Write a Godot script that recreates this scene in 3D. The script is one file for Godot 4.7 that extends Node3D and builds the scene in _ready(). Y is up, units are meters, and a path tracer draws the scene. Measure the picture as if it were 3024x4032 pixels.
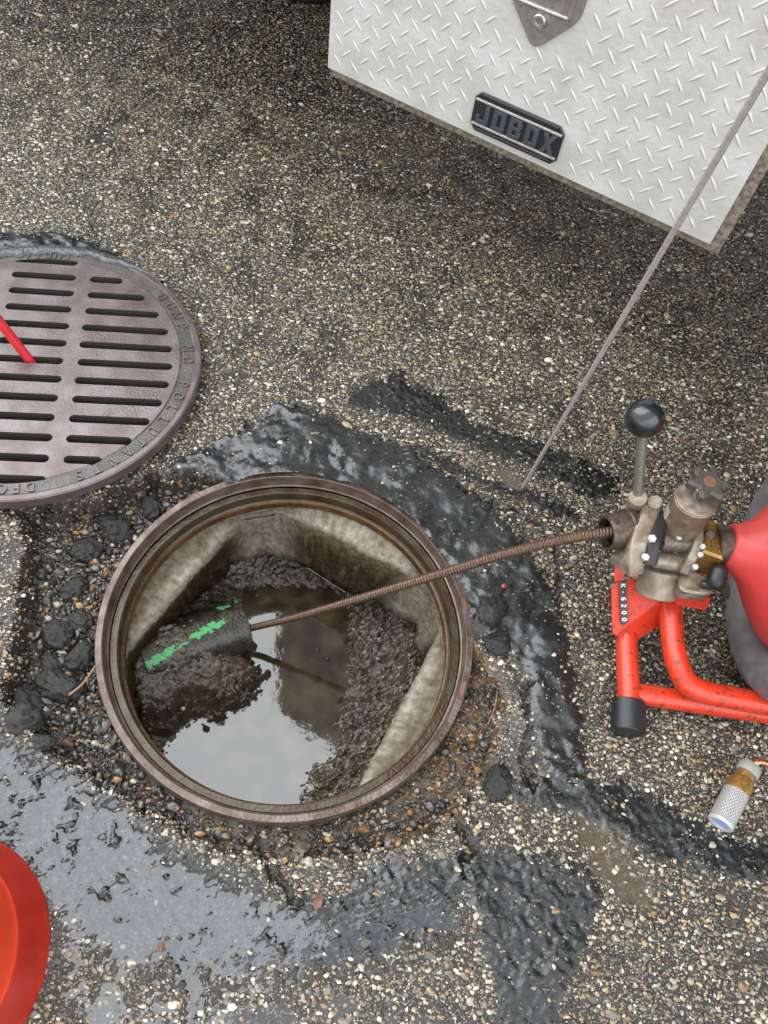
extends Node3D

const RC := Vector2(-0.1214, -0.5366)
const RR := 0.33
const WATER_Y := -0.315

var rng := RandomNumberGenerator.new()
var na := FastNoiseLite.new()
var nb := FastNoiseLite.new()
var nc := FastNoiseLite.new()
var used := {}
var mats := {}

# ------------------------------------------------------------------ helpers
func numbered(called: String) -> String:
	used[called] = used.get(called, -1) + 1
	return called if used[called] == 0 else "%s_%03d" % [called, used[called]]

func tag(o: Node, label: String, category := "", group := "", kind := "") -> void:
	if label: o.set_meta("label", label)
	if category: o.set_meta("category", category)
	if group: o.set_meta("group", group)
	if kind: o.set_meta("kind", kind)

func thing(called: String, label: String, category: String, at := Vector3.ZERO, group := "") -> Node3D:
	var o := Node3D.new()
	o.name = numbered(called)
	add_child(o)
	o.position = at
	tag(o, label, category, group)
	return o

func put(called: String, mesh: Mesh, m: Material, parent: Node3D = null, at := Transform3D.IDENTITY) -> MeshInstance3D:
	var o := MeshInstance3D.new()
	o.mesh = mesh
	o.material_override = m
	if parent:
		o.name = called
		parent.add_child(o, true)
		o.transform = at
	else:
		o.name = numbered(called)
		add_child(o)
		o.transform = at
	return o

func sk() -> SurfaceTool:
	var st := SurfaceTool.new()
	st.begin(Mesh.PRIMITIVE_TRIANGLES)
	return st

func done(st: SurfaceTool) -> ArrayMesh:
	st.generate_normals()
	st.index()
	return st.commit()

func tri(st: SurfaceTool, a: Vector3, b: Vector3, c: Vector3) -> void: # a, b, c anticlockwise from outside
	st.add_vertex(a); st.add_vertex(c); st.add_vertex(b)

func quad(st: SurfaceTool, a: Vector3, b: Vector3, c: Vector3, d: Vector3) -> void:
	tri(st, a, b, c); tri(st, a, c, d)

func along(from: Vector3, dir: Vector3, hint := Vector3(0.13, 0.21, 0.97)) -> Transform3D: # y axis along dir
	var y := dir.normalized()
	var z := hint - y * hint.dot(y)
	if z.length() < 0.01:
		z = Vector3(1, 0.1, 0) - y * y.dot(Vector3(1, 0.1, 0))
	z = z.normalized()
	return Transform3D(Basis(y.cross(z), y, z), from)

# profile: Vector2(radius, y) going up the outside; sharp corners get their own smooth group
func lathe(st: SurfaceTool, profile: Array, n: int, xf := Transform3D.IDENTITY, sharp := 35.0) -> void:
	var g := 1
	for i in profile.size() - 1:
		if i > 0:
			var d0: Vector2 = profile[i] - profile[i - 1]
			var d1: Vector2 = profile[i + 1] - profile[i]
			if absf(rad_to_deg(d0.angle_to(d1))) > sharp: g += 1
		st.set_smooth_group(g)
		for j in n:
			var t0 := TAU * j / n
			var t1 := TAU * ((j + 1) % n) / n
			var p: Vector2 = profile[i]
			var q: Vector2 = profile[i + 1]
			var a := xf * Vector3(p.x * cos(t0), p.y, p.x * sin(t0))
			var b := xf * Vector3(q.x * cos(t0), q.y, q.x * sin(t0))
			var c := xf * Vector3(q.x * cos(t1), q.y, q.x * sin(t1))
			var d := xf * Vector3(p.x * cos(t1), p.y, p.x * sin(t1))
			if p.x < 1e-6: tri(st, a, b, c)
			elif q.x < 1e-6: tri(st, a, b, d)
			else: quad(st, a, b, c, d)

func rod(st: SurfaceTool, a: Vector3, b: Vector3, r: float, n := 20, r2 := -1.0, bev := 0.0015) -> void:
	var e := r2 if r2 > 0.0 else r
	var l := a.distance_to(b)
	lathe(st, [Vector2(0, 0), Vector2(r - bev, 0), Vector2(r, bev), Vector2(e, l - bev), Vector2(e - bev, l), Vector2(0, l)], n, along(a, b - a))

func smooth_path(pts: Array, per := 8) -> PackedVector3Array:
	var out := PackedVector3Array()
	for i in pts.size() - 1:
		var p0: Vector3 = pts[maxi(i - 1, 0)]
		var p3: Vector3 = pts[mini(i + 2, pts.size() - 1)]
		for k in per:
			out.append((pts[i] as Vector3).cubic_interpolate(pts[i + 1], p0, p3, float(k) / per))
	out.append(pts[-1])
	return out

func tube(st: SurfaceTool, path: PackedVector3Array, r0: float, r1: float, n := 16, caps := true) -> void:
	var m := path.size()
	var rings := []
	var up := Vector3.UP
	for i in m:
		var t := (path[mini(i + 1, m - 1)] - path[maxi(i - 1, 0)]).normalized()
		var nn := (up - t * up.dot(t))
		if nn.length() < 0.05: nn = Vector3.RIGHT - t * t.x
		nn = nn.normalized()
		up = nn
		var bb := t.cross(nn)
		var ring := PackedVector3Array()
		var r := lerpf(r0, r1, float(i) / (m - 1))
		for j in n:
			var a := TAU * j / n
			ring.append(path[i] + (nn * cos(a) + bb * sin(a)) * r)
		rings.append(ring)
	st.set_smooth_group(1)
	for i in m - 1:
		for j in n:
			var k := (j + 1) % n
			quad(st, rings[i][j], rings[i][k], rings[i + 1][k], rings[i + 1][j])
	if caps:
		st.set_smooth_group(2)
		for j in n:
			var k := (j + 1) % n
			tri(st, path[0], rings[0][k], rings[0][j])
			tri(st, path[m - 1], rings[m - 1][j], rings[m - 1][k])

func inset(poly: Array, d: float) -> Array:
	var out := []
	var n := poly.size()
	for i in n:
		var e0: Vector2 = ((poly[i] - poly[(i + n - 1) % n]) as Vector2).normalized()
		var e1: Vector2 = ((poly[(i + 1) % n] - poly[i]) as Vector2).normalized()
		var nn := (Vector2(-e0.y, e0.x) + Vector2(-e1.y, e1.x))
		nn = nn / maxf(0.4, nn.length_squared() * 0.5)
		out.append(poly[i] + nn * d)
	return out

func rounded(poly: Array, r: float, n := 4) -> Array: # corner cutting with a quadratic curve
	var out := []
	var m := poly.size()
	for i in m:
		var p: Vector2 = poly[i]
		var a: Vector2 = poly[(i + m - 1) % m] - p
		var b: Vector2 = poly[(i + 1) % m] - p
		var rr := minf(r, minf(a.length(), b.length()) * 0.45)
		var s := p + a.normalized() * rr
		var e := p + b.normalized() * rr
		for k in n + 1:
			var t := float(k) / n
			out.append(s.lerp(p, t).lerp(p.lerp(e, t), t))
	return out

# a plate with that outline (x, z of xf) from y0 to y1, bevelled at both faces
func prism(st: SurfaceTool, outline: Array, y0: float, y1: float, bev: float, xf := Transform3D.IDENTITY) -> void:
	var poly := outline.duplicate()
	var area := 0.0
	for i in poly.size():
		area += (poly[i] as Vector2).cross(poly[(i + 1) % poly.size()])
	if area < 0: poly.reverse()
	var small := inset(poly, bev)
	var n := poly.size()
	var tris := Geometry2D.triangulate_polygon(PackedVector2Array(small))
	# (x, z) anticlockwise in 2D is clockwise seen from +y
	st.set_smooth_group(-1)
	for k in range(0, tris.size(), 3):
		var a: Vector2 = small[tris[k]]
		var b: Vector2 = small[tris[k + 1]]
		var c: Vector2 = small[tris[k + 2]]
		if (b - a).cross(c - a) < 0:
			var s := b; b = c; c = s
		tri(st, xf * Vector3(a.x, y1, a.y), xf * Vector3(c.x, y1, c.y), xf * Vector3(b.x, y1, b.y))
		tri(st, xf * Vector3(a.x, y0, a.y), xf * Vector3(b.x, y0, b.y), xf * Vector3(c.x, y0, c.y))
	for i in n:
		var j := (i + 1) % n
		var p: Vector2 = poly[i]
		var q: Vector2 = poly[j]
		var s: Vector2 = small[i]
		var t: Vector2 = small[j]
		var l := [Vector3(s.x, y0, s.y), Vector3(p.x, y0 + bev, p.y), Vector3(p.x, y1 - bev, p.y), Vector3(s.x, y1, s.y)]
		var r := [Vector3(t.x, y0, t.y), Vector3(q.x, y0 + bev, q.y), Vector3(q.x, y1 - bev, q.y), Vector3(t.x, y1, t.y)]
		for k in 3:
			quad(st, xf * l[k], xf * l[k + 1], xf * r[k + 1], xf * r[k])

func box(st: SurfaceTool, c: Vector3, size: Vector3, bev := 0.001, xf := Transform3D.IDENTITY) -> void:
	var h := size / 2.0
	prism(st, [Vector2(c.x - h.x, c.z - h.z), Vector2(c.x + h.x, c.z - h.z), Vector2(c.x + h.x, c.z + h.z), Vector2(c.x - h.x, c.z + h.z)], c.y - h.y, c.y + h.y, bev, xf)

# a bar of rectangular section swept along points, "wide" across and "deep" downwards
func bar(st: SurfaceTool, pts: Array, wide: float, deep: float, bev := 0.003) -> void:
	var path := smooth_path(pts, 5)
	var m := path.size()
	var sec := rounded([Vector2(-wide / 2, -deep / 2), Vector2(wide / 2, -deep / 2), Vector2(wide / 2, deep / 2), Vector2(-wide / 2, deep / 2)], bev, 2)
	var rings := []
	for i in m:
		var t := (path[mini(i + 1, m - 1)] - path[maxi(i - 1, 0)]).normalized()
		var s := t.cross(Vector3.UP).normalized()
		var u := s.cross(t)
		var ring := []
		for p in sec: ring.append(path[i] + s * p.x + u * (p.y - deep / 2))
		rings.append(ring)
	var n := sec.size()
	st.set_smooth_group(1)
	for i in m - 1:
		for j in n:
			var k := (j + 1) % n
			quad(st, rings[i][j], rings[i + 1][j], rings[i + 1][k], rings[i][k])
	st.set_smooth_group(-1)
	for e in [0, m - 1]:
		for j in range(1, n - 1):
			if e == 0: tri(st, rings[e][0], rings[e][j], rings[e][j + 1])
			else: tri(st, rings[e][0], rings[e][j + 1], rings[e][j])

# an irregular stone of radius about 1
func pebble(seed_: int, sub: int, flat: float, cuts: int, rough := 0.0) -> ArrayMesh:
	var r := RandomNumberGenerator.new()
	r.seed = seed_
	var v := PackedVector3Array()
	var phi := (1.0 + sqrt(5.0)) / 2.0
	for p in [[-1, phi, 0], [1, phi, 0], [-1, -phi, 0], [1, -phi, 0], [0, -1, phi], [0, 1, phi], [0, -1, -phi], [0, 1, -phi], [phi, 0, -1], [phi, 0, 1], [-phi, 0, -1], [-phi, 0, 1]]:
		v.append(Vector3(p[0], p[1], p[2]).normalized())
	var f := [0, 11, 5, 0, 5, 1, 0, 1, 7, 0, 7, 10, 0, 10, 11, 1, 5, 9, 5, 11, 4, 11, 10, 2, 10, 7, 6, 7, 1, 8, 3, 9, 4, 3, 4, 2, 3, 2, 6, 3, 6, 8, 3, 8, 9, 4, 9, 5, 2, 4, 11, 6, 2, 10, 8, 6, 7, 9, 8, 1]
	for s in sub:
		var mid := {}
		var nf := []
		for k in range(0, f.size(), 3):
			var e := []
			for q in 3:
				var a: int = f[k + q]
				var b: int = f[k + (q + 1) % 3]
				var key := Vector2i(mini(a, b), maxi(a, b))
				if not mid.has(key):
					mid[key] = v.size()
					v.append((v[a] + v[b]).normalized())
				e.append(mid[key])
			nf.append_array([f[k], e[0], e[2], f[k + 1], e[1], e[0], f[k + 2], e[2], e[1], e[0], e[1], e[2]])
		f = nf
	var scale := Vector3(r.randf_range(0.75, 1.2), flat, r.randf_range(0.75, 1.2))
	var planes := []
	for c in cuts:
		planes.append([Vector3(r.randfn(), r.randfn(), r.randfn()).normalized(), r.randf_range(0.55, 0.85)])
	var nz := FastNoiseLite.new()
	nz.seed = seed_
	nz.frequency = 2.3
	for i in v.size():
		var p := v[i]
		for pl in planes:
			var d: float = p.dot(pl[0]) - pl[1]
			if d > 0: p -= (pl[0] as Vector3) * d * 0.92
		if rough > 0.0: p *= 1.0 + rough * nz.get_noise_3dv(v[i]) + rough * 0.5 * nz.get_noise_3dv(v[i] * 3.1)
		v[i] = p * scale
	var st := sk()
	st.set_color(Color.WHITE)
	st.set_smooth_group(1 if sub > 1 else -1)
	for k in range(0, f.size(), 3): tri(st, v[f[k]], v[f[k + 1]], v[f[k + 2]])
	return done(st)

func lin(r: float, g: float, b: float) -> Color:
	return Color(r, g, b).linear_to_srgb()

func noise_tex(freq: float, lo: Color, hi: Color, seed_: int, as_normal := false, bump := 4.0, size := 512, kind := FastNoiseLite.TYPE_SIMPLEX, mid := -1.0) -> NoiseTexture2D:
	var n := FastNoiseLite.new()
	n.seed = seed_
	n.noise_type = kind
	n.frequency = freq
	n.fractal_octaves = 5
	var t := NoiseTexture2D.new()
	t.width = size
	t.height = size
	t.seamless = true
	t.noise = n
	if as_normal:
		t.as_normal_map = true
		t.bump_strength = bump
	else:
		var g := Gradient.new()
		g.set_color(0, lo)
		g.set_color(1, hi)
		if mid > 0.0:
			g.set_offset(0, mid - 0.08)
			g.set_offset(1, mid + 0.08)
		t.color_ramp = g
	return t

# a material; tex: [frequency, darkest, lightest, metres per repeat], rough: [low, high]
func mat(called: String, color: Color, rough: float, metal := 0.0, spec := 0.5) -> StandardMaterial3D:
	var m := StandardMaterial3D.new()
	m.resource_name = called
	m.albedo_color = color
	m.roughness = rough
	m.metallic = metal
	m.metallic_specular = spec
	mats[called] = m
	return m

func worn(m: StandardMaterial3D, freq: float, lo: Color, hi: Color, metres: float, bump := 0.0, bump_freq := 0.05, seed_ := 1, mid := -1.0) -> StandardMaterial3D:
	m.albedo_texture = noise_tex(freq, lo, hi, seed_, false, 0, 512, FastNoiseLite.TYPE_SIMPLEX, mid)
	m.uv1_triplanar = true
	m.uv1_scale = Vector3.ONE / metres
	if bump > 0.0:
		m.normal_enabled = true
		m.normal_texture = noise_tex(bump_freq, Color.BLACK, Color.WHITE, seed_ + 7, true, bump)
	return m

# ------------------------------------------------------------------ zones of the ground
const GX0 := -1.3
const GZ0 := -2.0
const GS := 0.01
const GNX := 250
const GNZ := 225
var zones := {}

func add_zone(called: String, poly: Array, open := false) -> void:
	var f: PackedFloat32Array = zones.get(called, PackedFloat32Array())
	if f.is_empty():
		f.resize(GNX * GNZ)
		f.fill(0.3)
	var n := poly.size()
	var lo: Vector2 = poly[0]
	var hi: Vector2 = poly[0]
	for p in poly:
		lo = lo.min(p)
		hi = hi.max(p)
	var i0 := clampi(int((lo.x - 0.1 - GX0) / GS), 0, GNX - 1)
	var i1 := clampi(int((hi.x + 0.1 - GX0) / GS), 0, GNX - 1)
	var j0 := clampi(int((lo.y - 0.1 - GZ0) / GS), 0, GNZ - 1)
	var j1 := clampi(int((hi.y + 0.1 - GZ0) / GS), 0, GNZ - 1)
	var pp := PackedVector2Array(poly)
	for j in range(j0, j1 + 1):
		for i in range(i0, i1 + 1):
			var p := Vector2(GX0 + i * GS, GZ0 + j * GS)
			var d := 9.0
			for k in (n - 1 if open else n):
				d = minf(d, p.distance_squared_to(Geometry2D.get_closest_point_to_segment(p, pp[k], pp[(k + 1) % n])))
			d = sqrt(d)
			if not open and Geometry2D.is_point_in_polygon(p, pp): d = -d
			f[j * GNX + i] = minf(f[j * GNX + i], d)
	zones[called] = f

func zone(f: PackedFloat32Array, x: float, z: float) -> float:
	var fx := (x - GX0) / GS
	var fz := (z - GZ0) / GS
	if fx < 0 or fz < 0 or fx >= GNX - 1 or fz >= GNZ - 1: return 0.3
	var i := int(fx)
	var j := int(fz)
	fx -= i
	fz -= j
	var k := j * GNX + i
	return lerpf(lerpf(f[k], f[k + 1], fx), lerpf(f[k + GNX], f[k + GNX + 1], fx), fz)

var gx := PackedFloat32Array()
var gz := PackedFloat32Array()
var gh := PackedFloat32Array()
var gk := PackedByteArray()   # 0 asphalt, 1 tar, 2 soil, 3 none
var gc := PackedColorArray()
var gm := PackedFloat32Array() # how many stones show, 0..1

func axis(lo: float, near0: float, near1: float, hi: float, step: float) -> PackedFloat32Array:
	var a := PackedFloat32Array()
	var x := near0
	while x < near1:
		a.append(x)
		x += step
	var s := step
	while x < hi:
		a.append(x)
		s = minf(s * 1.03, 0.03)
		x += s
	a.append(hi)
	var b := PackedFloat32Array()
	x = near0
	s = step
	while true:
		s = minf(s * 1.03, 0.03)
		x -= s
		if x < lo: break
		b.append(x)
	b.append(lo)
	b.reverse()
	b.append_array(a)
	return b

func ground_index(x: float, z: float) -> int:
	var i := clampi(gx.bsearch(x) - 1, 0, gx.size() - 2)
	var j := clampi(gz.bsearch(z) - 1, 0, gz.size() - 2)
	return j * gx.size() + i

func ground_y(x: float, z: float) -> float:
	var k := ground_index(x, z)
	var n := gx.size()
	var i := k % n
	var j := k / n
	var fx := (x - gx[i]) / (gx[i + 1] - gx[i])
	var fz := (z - gz[j]) / (gz[j + 1] - gz[j])
	return lerpf(lerpf(gh[k], gh[k + 1], fx), lerpf(gh[k + n], gh[k + n + 1], fx), fz)

func build_ground() -> void:
	# outlines of what lies on the pavement, in metres on the ground
	add_zone("trench", [Vector2(-0.5542, -0.3370), Vector2(-0.5805, -0.4485), Vector2(-0.6465, -0.6266), Vector2(-0.7118, -0.6462), Vector2(-0.6510, -0.6669), Vector2(-0.5427, -0.7051), Vector2(-0.4571, -0.7932), Vector2(-0.3618, -0.8125), Vector2(-0.3009, -0.7944), Vector2(-0.1203, -0.4924), Vector2(0.1922, -0.5995), Vector2(0.2304, -0.5627), Vector2(0.2651, -0.5092), Vector2(0.2752, -0.4447), Vector2(0.2757, -0.3971), Vector2(0.2610, -0.3482), Vector2(0.2284, -0.2975), Vector2(0.1962, -0.2557), Vector2(0.1293, -0.2118), Vector2(0.0211, -0.1740), Vector2(-0.0666, -0.1537), Vector2(-0.1526, -0.1565), Vector2(-0.2375, -0.1762), Vector2(-0.2958, -0.1986), Vector2(-0.3528, -0.2148), Vector2(-0.4134, -0.2380), Vector2(-0.4724, -0.2549), Vector2(-0.5279, -0.2957)])
	add_zone("collar", [Vector2(-0.2464, -0.7973), Vector2(-0.3297, -0.7982), Vector2(-0.3860, -0.7725), Vector2(-0.4427, -0.7913), Vector2(-0.3957, -0.8615), Vector2(-0.3586, -0.8953), Vector2(-0.3029, -0.9533), Vector2(-0.2671, -1.0231), Vector2(-0.1667, -1.0197), Vector2(-0.1032, -1.0013), Vector2(-0.0307, -0.9833), Vector2(0.0524, -0.9539), Vector2(0.1248, -0.9216), Vector2(0.1964, -0.8822), Vector2(0.2583, -0.8256), Vector2(0.3141, -0.7599), Vector2(0.3448, -0.7017), Vector2(0.3706, -0.6310), Vector2(0.3920, -0.5371), Vector2(0.4139, -0.4420), Vector2(0.4113, -0.3640), Vector2(0.3685, -0.3628), Vector2(0.3390, -0.3948), Vector2(0.3228, -0.4549), Vector2(0.3098, -0.5190), Vector2(0.2801, -0.5739), Vector2(0.2494, -0.5850), Vector2(0.2094, -0.5988), Vector2(0.1736, -0.6810), Vector2(0.1010, -0.7548), Vector2(0.0189, -0.8095), Vector2(-0.1266, -0.8393)])
	add_zone("cover_tar", [Vector2(-1.0522, -1.2918), Vector2(-1.0313, -1.3409), Vector2(-0.9510, -1.3588), Vector2(-0.8956, -1.3857), Vector2(-0.8273, -1.3823), Vector2(-0.7407, -1.3594), Vector2(-0.6673, -1.3085), Vector2(-0.6034, -1.2491), Vector2(-0.6322, -1.2095), Vector2(-0.9899, -1.1601)])
	add_zone("streak", [Vector2(-0.1287, -1.0523), Vector2(-0.1185, -1.1018), Vector2(-0.0610, -1.1524), Vector2(-0.0247, -1.1838), Vector2(-0.0040, -1.1533), Vector2(0.0772, -1.1296), Vector2(0.1341, -1.0854), Vector2(0.2275, -1.0654), Vector2(0.3087, -1.0591), Vector2(0.3919, -1.0460), Vector2(0.4557, -1.0135), Vector2(0.4612, -0.9789), Vector2(0.4033, -0.9464), Vector2(0.3140, -0.9767), Vector2(0.2131, -1.0049), Vector2(0.1111, -1.0276), Vector2(0.0281, -1.0473), Vector2(-0.0529, -1.0510)])
	add_zone("streak", [Vector2(-0.0109, -0.9824), Vector2(0.0368, -0.9915), Vector2(0.0983, -0.9746), Vector2(0.1804, -0.9419), Vector2(0.2388, -0.9394), Vector2(0.2973, -0.9345), Vector2(0.3660, -0.9138), Vector2(0.4050, -0.8953), Vector2(0.3725, -0.8760), Vector2(0.3001, -0.8938), Vector2(0.2316, -0.9130), Vector2(0.1428, -0.9322), Vector2(0.0618, -0.9564)])
	add_zone("streak", [Vector2(0.2851, -0.3383), Vector2(0.3522, -0.3745), Vector2(0.4149, -0.3723), Vector2(0.4851, -0.3905), Vector2(0.5476, -0.3657), Vector2(0.6319, -0.3387), Vector2(0.7551, -0.3380), Vector2(0.7497, -0.2882), Vector2(0.6435, -0.2780), Vector2(0.5610, -0.2805), Vector2(0.5085, -0.2896), Vector2(0.4402, -0.3042), Vector2(0.3937, -0.3236), Vector2(0.3178, -0.3156)])
	add_zone("streak", [Vector2(0.2333, -0.1955), Vector2(0.2445, -0.2242), Vector2(0.3155, -0.2517), Vector2(0.3896, -0.2525), Vector2(0.4347, -0.2343), Vector2(0.4504, -0.1915), Vector2(0.4300, -0.1561), Vector2(0.4112, -0.0981), Vector2(0.3883, -0.0147), Vector2(0.3100, -0.0010), Vector2(0.2969, -0.0658), Vector2(0.2630, -0.1250)])
	add_zone("streak", [Vector2(0.0832, -0.1861), Vector2(0.1591, -0.2076), Vector2(0.2293, -0.2280), Vector2(0.2376, -0.1898), Vector2(0.2261, -0.1397), Vector2(0.1630, -0.0943), Vector2(0.0493, -0.0469), Vector2(-0.0417, -0.0343), Vector2(-0.0778, -0.0917), Vector2(-0.0053, -0.1054), Vector2(0.0712, -0.1387)])
	add_zone("streak", [Vector2(-0.5797, -0.2618), Vector2(-0.4694, -0.2481), Vector2(-0.3931, -0.2243), Vector2(-0.2868, -0.1935), Vector2(-0.2421, -0.1686), Vector2(-0.1727, -0.1526), Vector2(-0.0869, -0.1498), Vector2(-0.0465, -0.1038), Vector2(-0.0572, -0.0419), Vector2(-0.1141, -0.0085), Vector2(-0.1783, -0.0025), Vector2(-0.2500, -0.0179), Vector2(-0.3405, -0.0602), Vector2(-0.4233, -0.0939), Vector2(-0.5095, -0.1155)])
	add_zone("water", [Vector2(-0.5735, -0.2335), Vector2(-0.4786, -0.2352), Vector2(-0.4026, -0.2117), Vector2(-0.3204, -0.1868), Vector2(-0.2621, -0.1646), Vector2(-0.1821, -0.1377), Vector2(-0.1093, -0.1294), Vector2(-0.0581, -0.0955), Vector2(0.0399, -0.0895), Vector2(0.1577, -0.1269), Vector2(0.2303, -0.1343), Vector2(0.1635, -0.0914), Vector2(0.0497, -0.0452), Vector2(-0.0414, -0.0332), Vector2(-0.1087, -0.0123), Vector2(-0.1854, -0.0040), Vector2(-0.2542, -0.0113), Vector2(-0.3405, -0.0602), Vector2(-0.4233, -0.0939), Vector2(-0.5187, -0.1202)])
	add_zone("mud_film", [Vector2(0.3940, -0.3165), Vector2(0.4704, -0.3138), Vector2(0.5084, -0.2757), Vector2(0.5340, -0.2268), Vector2(0.5226, -0.1859), Vector2(0.4793, -0.1969), Vector2(0.4422, -0.2291), Vector2(0.4149, -0.2712)])
	add_zone("mud_film", [Vector2(0.1538, -0.9613), Vector2(0.1960, -0.9784), Vector2(0.2657, -0.9665), Vector2(0.2920, -0.9413), Vector2(0.2588, -0.9316), Vector2(0.2142, -0.9436)])
	add_zone("crack", [Vector2(0.0324, -0.9571), Vector2(0.0953, -0.9258), Vector2(0.1356, -0.9127), Vector2(0.1918, -0.8811), Vector2(0.2630, -0.8821), Vector2(0.3225, -0.8415), Vector2(0.3480, -0.8047), Vector2(0.3603, -0.7454), Vector2(0.3415, -0.6814)], true)
	add_zone("crack", [Vector2(0.3155, -0.5551), Vector2(0.3030, -0.5004), Vector2(0.3148, -0.4532), Vector2(0.3119, -0.3892), Vector2(0.3307, -0.3476)], true)
	add_zone("crack", [Vector2(0.2341, -0.1891), Vector2(0.2373, -0.2228), Vector2(0.2450, -0.2516), Vector2(0.2162, -0.2737)], true)
	add_zone("crack", [Vector2(-0.1100, 0.0670), Vector2(-0.1136, 0.0248), Vector2(-0.1329, -0.0051), Vector2(-0.1793, -0.0252)], true)
	add_zone("crack", [Vector2(-0.3213, -0.9671), Vector2(-0.2888, -0.9019), Vector2(-0.2410, -0.9208), Vector2(-0.1903, -0.9101), Vector2(-0.1632, -0.9600)], true)
	add_zone("crack", [Vector2(-0.0759, -0.1617), Vector2(-0.0342, -0.1375), Vector2(-0.0053, -0.1054)], true)
	add_zone("slab", [Vector2(-0.2599, -0.1584), Vector2(-0.1670, -0.1570), Vector2(-0.0750, -0.1586), Vector2(-0.0613, -0.1072), Vector2(-0.1239, -0.1077), Vector2(-0.1885, -0.1141)])
	add_zone("slab", [Vector2(0.2396, -0.5558), Vector2(0.2914, -0.5409), Vector2(0.3228, -0.4549), Vector2(0.3143, -0.3592), Vector2(0.2807, -0.3448), Vector2(0.2752, -0.4447), Vector2(0.2610, -0.5083)])
	gx = axis(-2.6, -0.86, 0.84, 2.4, 0.004)
	gz = axis(-4.6, -1.36, 0.16, 1.6, 0.004)
	var nx := gx.size()
	var nz := gz.size()
	gh.resize(nx * nz)
	gk.resize(nx * nz)
	gc.resize(nx * nz)
	gm.resize(nx * nz)
	var ztr: PackedFloat32Array = zones.trench
	var zco: PackedFloat32Array = zones.collar
	var zct: PackedFloat32Array = zones.cover_tar
	var zst: PackedFloat32Array = zones.streak
	var zwa: PackedFloat32Array = zones.water
	var zmf: PackedFloat32Array = zones.mud_film
	var zcr: PackedFloat32Array = zones.crack
	var zsl: PackedFloat32Array = zones.slab
	for j in nz:
		var z := gz[j]
		for i in nx:
			var x := gx[i]
			var k := j * nx + i
			var big := na.get_noise_2d(x, z)            # about 12 cm
			var fine := nb.get_noise_2d(x, z)           # about 1.5 cm
			var near := x > -1.2 and x < 1.0 and z > -1.9 and z < 0.22
			var h := 0.0018 * fine + 0.004 * big
			var kind := 0
			var m := 1.0
			var tone := 1.0 + 0.35 * fine + 0.25 * big
			m = clampf(0.93 + 0.8 * big + 0.5 * na.get_noise_2d(x * 0.35 + 40.0, z * 0.35), 0.35, 1.0)
			var c := Color(0.024 * tone, 0.0195 * tone, 0.0140 * tone)
			if near:
				var tiny := nc.get_noise_2d(x, z)       # about 6 mm
				h += 0.0012 * tiny
				var wx := x + 0.016 * na.get_noise_2d(x * 2.3 + 7.0, z * 2.3) + 0.006 * nb.get_noise_2d(x + 3.0, z)
				var wz := z + 0.016 * na.get_noise_2d(x * 2.3, z * 2.3 + 5.0) + 0.006 * nb.get_noise_2d(x, z + 9.0)
				var st := zone(zst, wx, wz)
				if st < 0.012:
					var t := smoothstep(0.008, -0.008, st + 0.012 * fine)
					h = lerpf(h, 0.002 + 0.002 * big + 0.0016 * fine, t * 0.8)
					m = lerpf(1.0, 0.10 + 0.5 * clampf(big - 0.05, 0, 1), t)
					c = c.lerp(Color(0.0065, 0.0068, 0.007), t)
					if t > 0.5: kind = 1
				var sl := zone(zsl, wx, wz)
				if sl < 0.0:
					h += 0.006 * smoothstep(0.0, -0.02, sl) + 0.004 * big
					m = maxf(m, 0.5)
					c = c.lerp(Color(0.045, 0.043, 0.04), 0.7)
					kind = 0
				h -= 0.0032 * smoothstep(-0.16, 0.04, z) * smoothstep(0.62, 0.2, x)
				var wa := zone(zwa, wx, wz)
				if wa < 0.03:
					h -= 0.0085 * smoothstep(0.03, -0.03, wa) - (0.006 * fine + 0.010 * na.get_noise_2d(x * 2.2 + 2.0, z * 2.2)) * smoothstep(0.02, -0.02, wa) - 0.003 * tiny
					m = minf(m, lerpf(0.6, 0.16, smoothstep(0.03, -0.02, wa)))
				var mf := zone(zmf, wx, wz)
				if mf < 0.01:
					h -= (0.0035 - 0.004 * fine - 0.003 * big) * smoothstep(0.01, -0.02, mf)
					m = minf(m, lerpf(1.0, 0.4, smoothstep(0.01, -0.015, mf)))
					c = c.lerp(Color(0.10, 0.075, 0.05), smoothstep(0.01, -0.02, mf) * 0.8)
				var cr := zone(zcr, wx, wz)
				if cr < 0.02:
					var w := 0.0025 + 0.003 * big
					h -= 0.010 * smoothstep(w + 0.006, w * 0.3, cr)
					h += 0.003 * smoothstep(0.02, 0.01, cr) * (1.0 - smoothstep(0.01, 0.004, cr))
					if cr < w + 0.004: m = 0.0
				var co := minf(zone(zco, wx, wz), zone(zct, x + 0.4 * (wx - x), z + 0.4 * (wz - z)))
				var dr := Vector2(x, z).distance_to(RC)
				if co < 0.01 and dr > 0.28:
					var t := smoothstep(0.008, -0.018, co + 0.004 * fine)
					var lump := na.get_noise_2d(x * 0.8 + 3.0, z * 0.8)
					h = lerpf(h, 0.010 + 0.008 * lump + 0.003 * big + 0.0016 * na.get_noise_2d(x * 3.1, z * 3.1) + 0.0005 * fine, t)
					m = lerpf(m, 0.06 + 0.4 * maxf(0.0, big - 0.1), smoothstep(0.0, 0.6, t))
					c = c.lerp(Color(0.0120, 0.0121, 0.0130), t)
					if t > 0.35 and kind == 0: kind = 1
				var tr := zone(ztr, wx, wz)
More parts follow.
